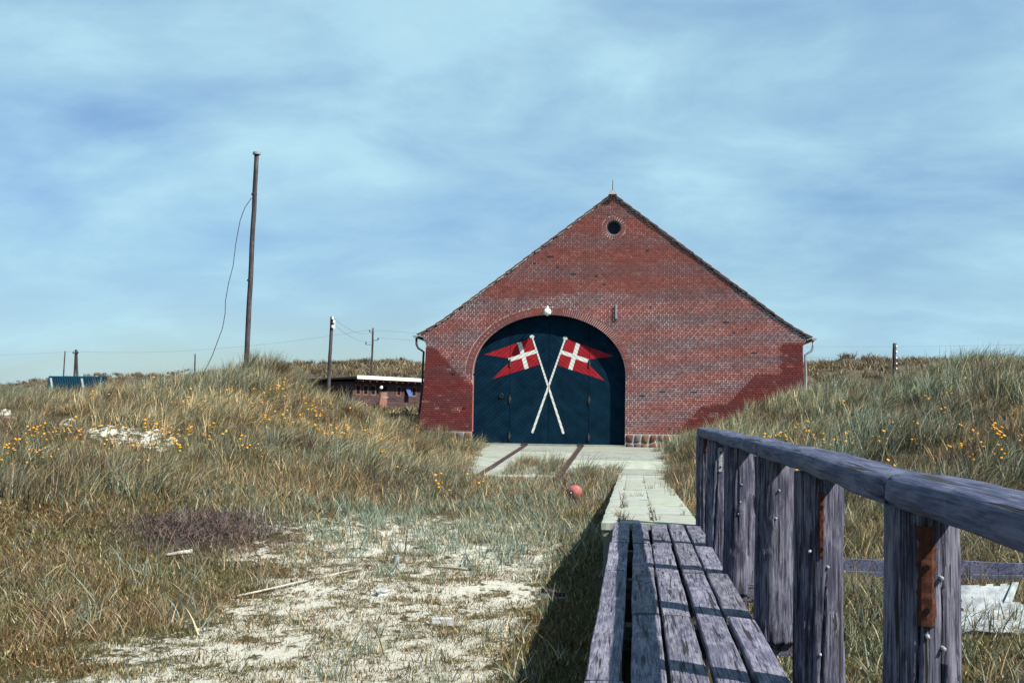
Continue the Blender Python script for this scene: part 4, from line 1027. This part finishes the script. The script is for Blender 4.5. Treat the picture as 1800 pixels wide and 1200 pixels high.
# dark crowberry and heather patches
hea = [tuft('heather', 60, .05, .22, .2, .007, .02, .3, [(PURP,8),(BROWN,2)], 3, 1.0, s+160) for s in range(4)]
def hea_prob(x, y):
    n = fbm(x*.55+80, y*.55+33, 4); a = sstep(.56,.64,n)*.8*sstep(-.3,.1,gz(x,y))
    b_ = sstep(1.2,.4,np.hypot((x+12.6)/3.4,(y-24.7)/1.5))*1.0
    c = .3*sstep(1.0,.3,np.hypot((x+5.65)/1.3,(y-15.4)/1.0))
    return np.clip(np.maximum(np.maximum(a,b_),c),0,1)*(~built(x,y))*(1-sand_mask(x,y)*.8)
P8 = sample(-20, 14, 12.5, 35, 16, hea_prob); x, y = P8.T
scatter('heather', hea, P8, RNG.uniform(.6,1.25,len(P8)), RNG.uniform(.8,1.2,(len(P8),1))*np.ones((1,3)), 'dark brown heather and crowberry patches on the dunes', 'heather')
# far dunes
farp = [tuft('far', 44, .15, .55, .5, .045, .12, .7, [(GREEN,3),(STRAW,3),(BROWN,4)], 3, .8, s+180) for s in range(4)]
P9 = sample(-75, 45, 50, 125, 1.7, lambda x, y: (.6+.4*sstep(.42,.56,fbm(x*.25,y*.25,4)))*(np.abs(x+3) > 8*(y < 56)))
O_u = np.array([U.x,U.y]); rel = P9-np.array([O.x,O.y]); uu = rel@O_u; vv_ = rel@np.array([V.x,V.y])
P9 = P9[~((uu > -.8) & (uu < 13.6) & (vv_ > -.9) & (vv_ < 6.6))]
x, y = P9.T; scatter('far_dune_scrub', farp, P9, RNG.uniform(.5,1.2,len(P9)), mixhue(x, y, .12, (.75,.72,.66), (1.05,.95,.8), (.5,.45,.42)), 'scrubby grass on the far dune ridges', 'scrub')
P10 = sample(-120, -35, 120, 185, .35, lambda x, y: .3+.7*sstep(.42,.56,fbm(x*.15,y*.15,4))); x, y = P10.T
scatter('distant_ridge_scrub', [tuft('far2', 40, .3, .9, .7, .09, .12, .5, [(GREEN,3),(STRAW,3),(BROWN,4)], 3, .8, s+190) for s in range(3)], P10, RNG.uniform(.35,.8,len(P10)), mixhue(x, y, .08, (.75,.72,.66), (1.0,.92,.78), (.5,.45,.42)), 'grassy cover on the distant left ridge', 'scrub')
P11 = sample(-40, 20, 37, 56, 3.0, lambda x, y: (~built(x,y))*.9); x, y = P11.T
scatter('back_dune_grass', farp, P11, RNG.uniform(.25,.6,len(P11)), mixhue(x, y, .2, (.95,.98,.85), (1.15,1.05,.9), (.8,.7,.6)), 'grass on the back slopes beside the boathouse and shed', 'grass')

PW = np.array([(-.14,14.6),(-.10,14.7),(-.16,13.0),(-.11,12.55),(-.13,12.4),(-.05,12.45),(.22,12.6),(.21,13.8),(.0,17.3),(.1,17.4),(-.14,16.6),(.22,15.2),(-.13,19.5),(.3,19.9),(.2,22.3),(.55,13.5),(.6,15.1),(.58,17.9)])
scatter('path_weeds', [tuft('weed', 16, .04, .16, .05, .007, .05, .8, [(GREEN,3),(STRAW,4),(BROWN,2)], 3, .9, s+220) for s in range(3)], PW, RNG.uniform(.5,1.2,len(PW)), np.ones((len(PW),3)), 'weeds growing in the joints of the concrete path', 'weeds', dz=path_z(PW[:,1])-gz(PW[:,0],PW[:,1])+.01)
# ------------------------------------------------------------------ yellow flowers (300 individuals)
M['yellow'] = plain('yellow_petals', (.5,.22,.010), .6, .2); M['stem'] = plain('flower_stem', (.07,.10,.035), .7, .2)
def flower_mesh(seed):
    r = random.Random(seed); q = MB()
    for k in range(r.choice([1,2,2,3])):
        h = r.uniform(.24,.42); x0, y0 = r.uniform(-.05,.05), r.uniform(-.05,.05); tx, ty = x0+r.uniform(-.05,.12), y0+r.uniform(-.08,.06)
        q.tube([(x0,y0,-.05),((x0+tx)/2-.01,(y0+ty)/2,h*.5),(tx,ty,h)], [.004,.0035,.003], 5, mat=1)
        R_ = r.uniform(.017,.025); nv = Vector((r.uniform(-.3,.6), r.uniform(-1,-.2), 1)).normalized(); u = nv.cross(Vector((0,1,0))).normalized(); w = nv.cross(u)
        c = Vector((tx,ty,h)); npet = 12; vs = [tuple(c+nv*.010)]
        for i in range(npet*2):
            t = math.pi*i/npet; rr = R_*(1.0 if i % 2 == 0 else .72); vs.append(tuple(c+(u*math.cos(t)+w*math.sin(t))*rr+nv*(.004 if i % 2 else 0)))
        q.add(vs, [(0,i+1,(i+1)%(2*npet)+1) for i in range(2*npet)], mat=0)
        q.add([tuple(c-nv*.012)]+vs[1:], [(0,(i+1)%(2*npet)+1,i+1) for i in range(2*npet)], mat=1)
    return q.mesh('yellow_flower', [M['yellow'], M['stem']])
FM = [flower_mesh(s) for s in range(14)]
CL = [  # x, y, rx, ry, count, label, group
 (-9.9,18.6,1.6,1.3,45,'yellow hawkweed flower in the grass at the left edge of the foreground dune','flowers at the left edge'),
 (-7.6,20.5,1.7,1.6,30,'yellow hawkweed flower in the grass below the left sand strip','flowers below the sand strip'),
 (-7.3,24.5,2.2,1.8,70,'yellow hawkweed flower on the left dune slope below the tall mast','flowers below the mast'),
 (-11.6,27.5,3.4,1.8,28,'yellow hawkweed flower along the crest of the left dune','flowers on the left crest'),
 (-5.5,32.5,1.2,1.8,10,'yellow hawkweed flower beside the left corner of the boathouse','flowers by the boathouse corner'),
 (-3.2,20.5,2.2,3.0,7,'yellow hawkweed flower in the blue-green grass before the slipway','flowers on the flat'),
 (2.9,20.0,.9,2.5,40,'yellow hawkweed flower just above the far half of the handrail','flowers above the far handrail'),
 (5.6,18.5,1.5,2.5,60,'yellow hawkweed flower on the right dune above the near handrail','flowers above the near handrail'),
 (4.6,23.5,2.0,1.6,10,'yellow hawkweed flower high on the right dune slope','flowers on the right slope')]
nfl = 0
for cx, cy, rx, ry, cnt, lb, gp in CL:
    sub = [(cx+random.gauss(0,.55)*rx, cy+random.gauss(0,.55)*ry) for _ in range(max(3, cnt//4))]
    pts = []
    for k in range(cnt):
        sx, sy = random.choice(sub); pts.append((sx+random.gauss(0,.34), sy+random.gauss(0,.4)))
    pts = np.array(pts); zz = gz(pts[:,0], pts[:,1])
    for (px_, py_), pz_ in zip(pts, zz):
        o = obj('yellow_flower', random.choice(FM), None, (px_, py_, pz_), (random.uniform(-.1,.1), random.uniform(-.05,.25), random.uniform(-.5,.5)))
        s_ = random.uniform(.85,1.2); o.scale = (s_, s_, s_); tag(o, lb, 'flower', gp); nfl += 1

# ------------------------------------------------------------------ brushwood, driftwood and litter
_hx = -5.65+np.clip(RNG.normal(0,.6,3600),-1.3,1.3); _hy = 15.3+np.clip(RNG.normal(0,.55,3600),-1.2,1.3); _hz = gz(_hx,_hy); r_ = random.Random(5); q = MB(); M['twig'] = mottled('dead_twig', (.055,.042,.045), (.12,.095,.095), 20, .9, .1, tint=True)
for k in range(3600):
    x, y = float(_hx[k]), float(_hy[k]); w_ = math.exp(-((x+5.65)/.9)**2-((y-15.2)/.8)**2)
    z = float(_hz[k])+r_.random()*.24*w_; L = r_.uniform(.08,.34); az = r_.uniform(0,6.28); el = r_.uniform(-.2,.9)
    d = Vector((math.cos(az)*math.cos(el), math.sin(az)*math.cos(el), math.sin(el)))*L; p = Vector((x,y,z)); c = r_.choice([(1,.9,.95),(.7,.62,.66),(1.3,1.15,1.15),(2.0,1.8,1.6),(.5,.45,.48)])
    o1 = Vector((-d.y,d.x,.3*L)).normalized()*r_.uniform(.0018,.004)
    q.add([p+o1, p-o1, p+d*.5-o1*.8+Vector((0,0,.02)), p+d*.5+o1*.8+Vector((0,0,.02)), p+d], [(0,1,2,3),(3,2,4)], c)
tag(q.build('brushwood', M['twig']), 'heap of dead purple-brown brushwood in the left foreground grass', 'brushwood', None, 'stuff')
def drift(name, a, b2, r0, r1, mat, label, cat, n=8):
    q = MB(); a = Vector(a); b2 = Vector(b2); K = 6
    q.tube([a+(b2-a)*i/K+Vector((0,0,random.uniform(-.004,.004))) for i in range(K+1)], [r0+(r1-r0)*i/K for i in range(K+1)], n); return tag(q.build(name, mat, None, True), label, cat)
M['bleach'] = wood_mat('bleached_wood', (9,9,9), (.2,.19,.16), (.32,.3,.26), (.38,.36,.32)); M['plastic'] = plain('white_plastic', (.33,.35,.35), .5, .4)
z = gz1(-5.35,13.9); drift('driftwood_stick', (-5.5,13.75,z+.06), (-5.2,13.85,z+.10), .02, .028, M['bleach'], 'short bleached driftwood stick at the foot of the brushwood heap', 'driftwood')
z = gz1(-2.1,13.9); drift('driftwood_stick', (-2.35,13.95,z+.02), (-1.85,13.8,z+.02), .012, .016, M['bleach'], 'thin pale stick lying on the sand in mid flat', 'driftwood')
z = gz1(-4.0,11.8); drift('driftwood_lath', (-3.95,11.6,z+.02), (-3.1,13.6,gz1(-3.1,13.6)+.02), 0.011, .013, M['bleach'], 'long pale lath lying at the edge of the left turf', 'driftwood')
# white carton
def crumple(name, loc, size, rz, mat, label, cat, jit, seed):
    r = random.Random(seed); bm = bmesh.new(); bmesh.ops.create_cube(bm, size=1); bmesh.ops.subdivide_edges(bm, edges=bm.edges[:], cuts=2, use_grid_fill=True)
    for v in bm.verts: v.co = Vector((v.co.x*size[0], v.co.y*size[1], (v.co.z+.5)*size[2])) + Vector((r.uniform(-1,1), r.uniform(-1,1), r.uniform(-1,1)))*jit
    me = bpy.data.meshes.new(name); bm.to_mesh(me); bm.free(); me.materials.append(mat); return tag(obj(name, me, None, loc, (0,0,rz)), label, cat)
z = gz1(-1.7,10.6); ct = crumple('milk_carton', (-1.67,10.6,z+.005), (.19,.075,.06), .1, M['plastic'], 'small white carton lying on the foreground sand', 'carton', .004, 2)
q = MB(); q.add([(-1.77,10.57,z+.008),(-1.77,10.63,z+.008),(-1.815,10.63,z+.035),(-1.815,10.57,z+.035)], [(0,1,2,3)]); q.build('flap', M['plastic'], ct)
z = gz1(-2.56,12.2); crumple('crumpled_paper', (-2.56,12.2,z), (.10,.08,.06), .6, M['plastic'], 'crumpled scrap of white paper on the sand', 'paper', .018, 3)
z = gz1(-2.79,14.1); cn = empty('tin_can', (-2.79,14.1,z)); tag(cn, 'small grey-blue tin can standing among the grass on the flat', 'can')
q = MB(); q.tube([(-2.79,14.1,z),(-2.79,14.1,z+.10)], .033, 14); q.build('body', M['steel'], cn); q = MB(); q.tube([(-2.79,14.1,z+.10),(-2.79,14.1,z+.106)], .035, 14); q.build('rim', M['zinc'], cn)
z = gz1(-2.75,14.3); drift('dead_stem', (-2.74,14.3,z), (-2.71,14.32,z+.34), .012, .008, M['twig'], 'dark upright dead stem behind the tin can', 'stem')
# red float
z = gz1(-1.05,21.6); fl = empty('fishing_float', (-1.05,21.6,z)); tag(fl, 'faded red round fishing float with an eyelet lying in the grass', 'float')
bm = bmesh.new(); bmesh.ops.create_uvsphere(bm, u_segments=24, v_segments=16, radius=.145)
for v in bm.verts:
    d = v.co.normalized(); v.co *= 1+.05*math.sin(d.x*7)*math.cos(d.z*6)
    v.co.y *= .8; v.co += Vector((-1.05,21.6,z+.11))
me = bpy.data.meshes.new('shell'); bm.to_mesh(me); bm.free(); me.materials.append(mottled('float_red', (.19,.05,.047), (.29,.095,.088), 14, .6, .3)); me.polygons.foreach_set('use_smooth', [True]*len(me.polygons)); obj('shell', me, fl)
q = MB(); c = Vector((-1.10,21.485,z+.12)); q.tube([c+Vector((.028*math.cos(t), 0, .028*math.sin(t))) for t in np.linspace(0,2*math.pi,15)], .012, 6, cap=False); q.build('eyelet', M['black'], fl, True)
q = MB(); q.tube([c+Vector((0,.0,0)), c+Vector((0,-.012,0))], .016, 10); q.build('plug', M['white'], fl)
# lost shoe near the boardwalk shadow
z = gz1(-.8,12.2); sh_ = empty('rubber_shoe', (-.8,12.2,z)); tag(sh_, 'dark rubber shoe with a white rim at the edge of the boardwalk shadow', 'shoe')
def shoe(scale_, zlo, zhi, mat, name):
    q = MB(); n = 18; out = []
    for i in range(n):
        t = 2*math.pi*i/n; L = .13; wd = .045*(1+.25*math.cos(t)); out.append((-.8+L*math.cos(t)*scale_, 12.2+wd*math.sin(t)*scale_))
    vs = [(x,y,z+zlo) for x,y in out]+[(x*.985-.8*.015,y*.995+12.2*.005,z+zhi+(.03 if x < -.85 else 0)) for x,y in out]
    q.add(vs, [(i,(i+1)%n,(i+1)%n+n,i+n) for i in range(n)]+[tuple(range(n,2*n))]); q.build(name, mat, sh_)
shoe(1.0,.0,.022,M['plastic'],'sole'); shoe(.93,.022,.07,M['iron'],'upper')
# boards and broken box right of the handrail
for (ya, z0, z1, xa, xb, lb) in ((12.32,-.62,-.45,1.35,4.5,'weathered plank on edge in the grass behind the handrail, the lower nearer one'), (12.46,-.58,-.345,1.2,4.9,'weathered plank on edge in the grass behind the handrail, the upper farther one')):
    q = MB(); n = 12
    for k in range(n):
        a, b2 = xa+(xb-xa)*k/n, xa+(xb-xa)*(k+1)/n; w0, w1 = .008*math.sin(k*1.3+ya), .008*math.sin((k+1)*1.3+ya)
        vs = [(a,ya,z0),(b2,ya,z0),(b2,ya,z1+w1),(a,ya,z1+w0),(a,ya+.05,z1+w0),(b2,ya+.05,z1+w1),(a,ya+.05,z0),(b2,ya+.05,z0)]
        q.add(vs, [(0,1,2,3),(3,2,5,4),(4,5,7,6)]+([(0,3,4,6)] if k == 0 else [])+([(1,7,5,2)] if k == n-1 else []), (1.25,1.2,1.15))
    tag(q.build('old_plank', M['railwood']), lb, 'plank')
bx_ = empty('broken_box', (2.95,10.0,gz1(2.95,10))); tag(bx_, 'broken white plastic crate lying in the grass right of the handrail', 'box')
z = bx_.location.z
M['foam'] = mottled('dirty_white_plastic', (.11,.13,.145), (.27,.295,.305), 9, .6, .3, bs=.6, bd=.02, detail=8, lo=.3, hi=.6)
rb = random.Random(4)
def sheet(name, c00, c10, c11, c01, amp, n=12, ragged=.5):
    c00, c10, c11, c01 = map(Vector, (c00, c10, c11, c01)); nrm = (c10-c00).cross(c01-c00).normalized(); q = MB(); vs = []
    sx, sy = rb.random()*40, rb.random()*40
    for jj in range(n+1):
        for ii in range(n+1):
            u, v = ii/n, jj/n; p = c00*(1-u)*(1-v)+c10*u*(1-v)+c11*u*v+c01*(1-u)*v
            vs.append(tuple(p+nrm*amp*(2*float(fbm(u*4+sx, v*4+sy, 3))-1)+Vector((rb.uniform(-1,1), rb.uniform(-1,1), rb.uniform(-1,1)))*amp*.12))
    fs = [(jj*(n+1)+ii, jj*(n+1)+ii+1, (jj+1)*(n+1)+ii+1, (jj+1)*(n+1)+ii) for jj in range(n) for ii in range(n) if not ((jj == n-1 or ii in (0,n-1)) and rb.random() < ragged)]
    k = len(vs); vs += [tuple(Vector(v)-nrm*.012) for v in vs]
    q.add(vs, fs+[tuple(i+k for i in reversed(f)) for f in fs]); q.build(name, M['foam'], bx_)
sheet('bottom_panel', (2.5,9.55,z+.03), (3.6,9.5,z+.03), (3.65,9.98,z+.20), (2.52,10.0,z+.22), .05)
sheet('side_panel', (2.52,10.02,z+.20), (3.02,10.0,z+.20), (3.08,10.14,z+.33), (2.52,10.12,z+.29), .012, 10, .15)
sheet('corner_strip', (2.93,9.93,z+.19), (2.99,9.93,z+.19), (3.11,10.12,z+.34), (3.06,10.12,z+.34), .004, 5, 0)
sheet('end_panel', (3.16,9.95,z+.14), (3.6,9.85,z+.12), (3.7,10.1,z+.26), (3.22,10.16,z+.31), .04, 10, .4)
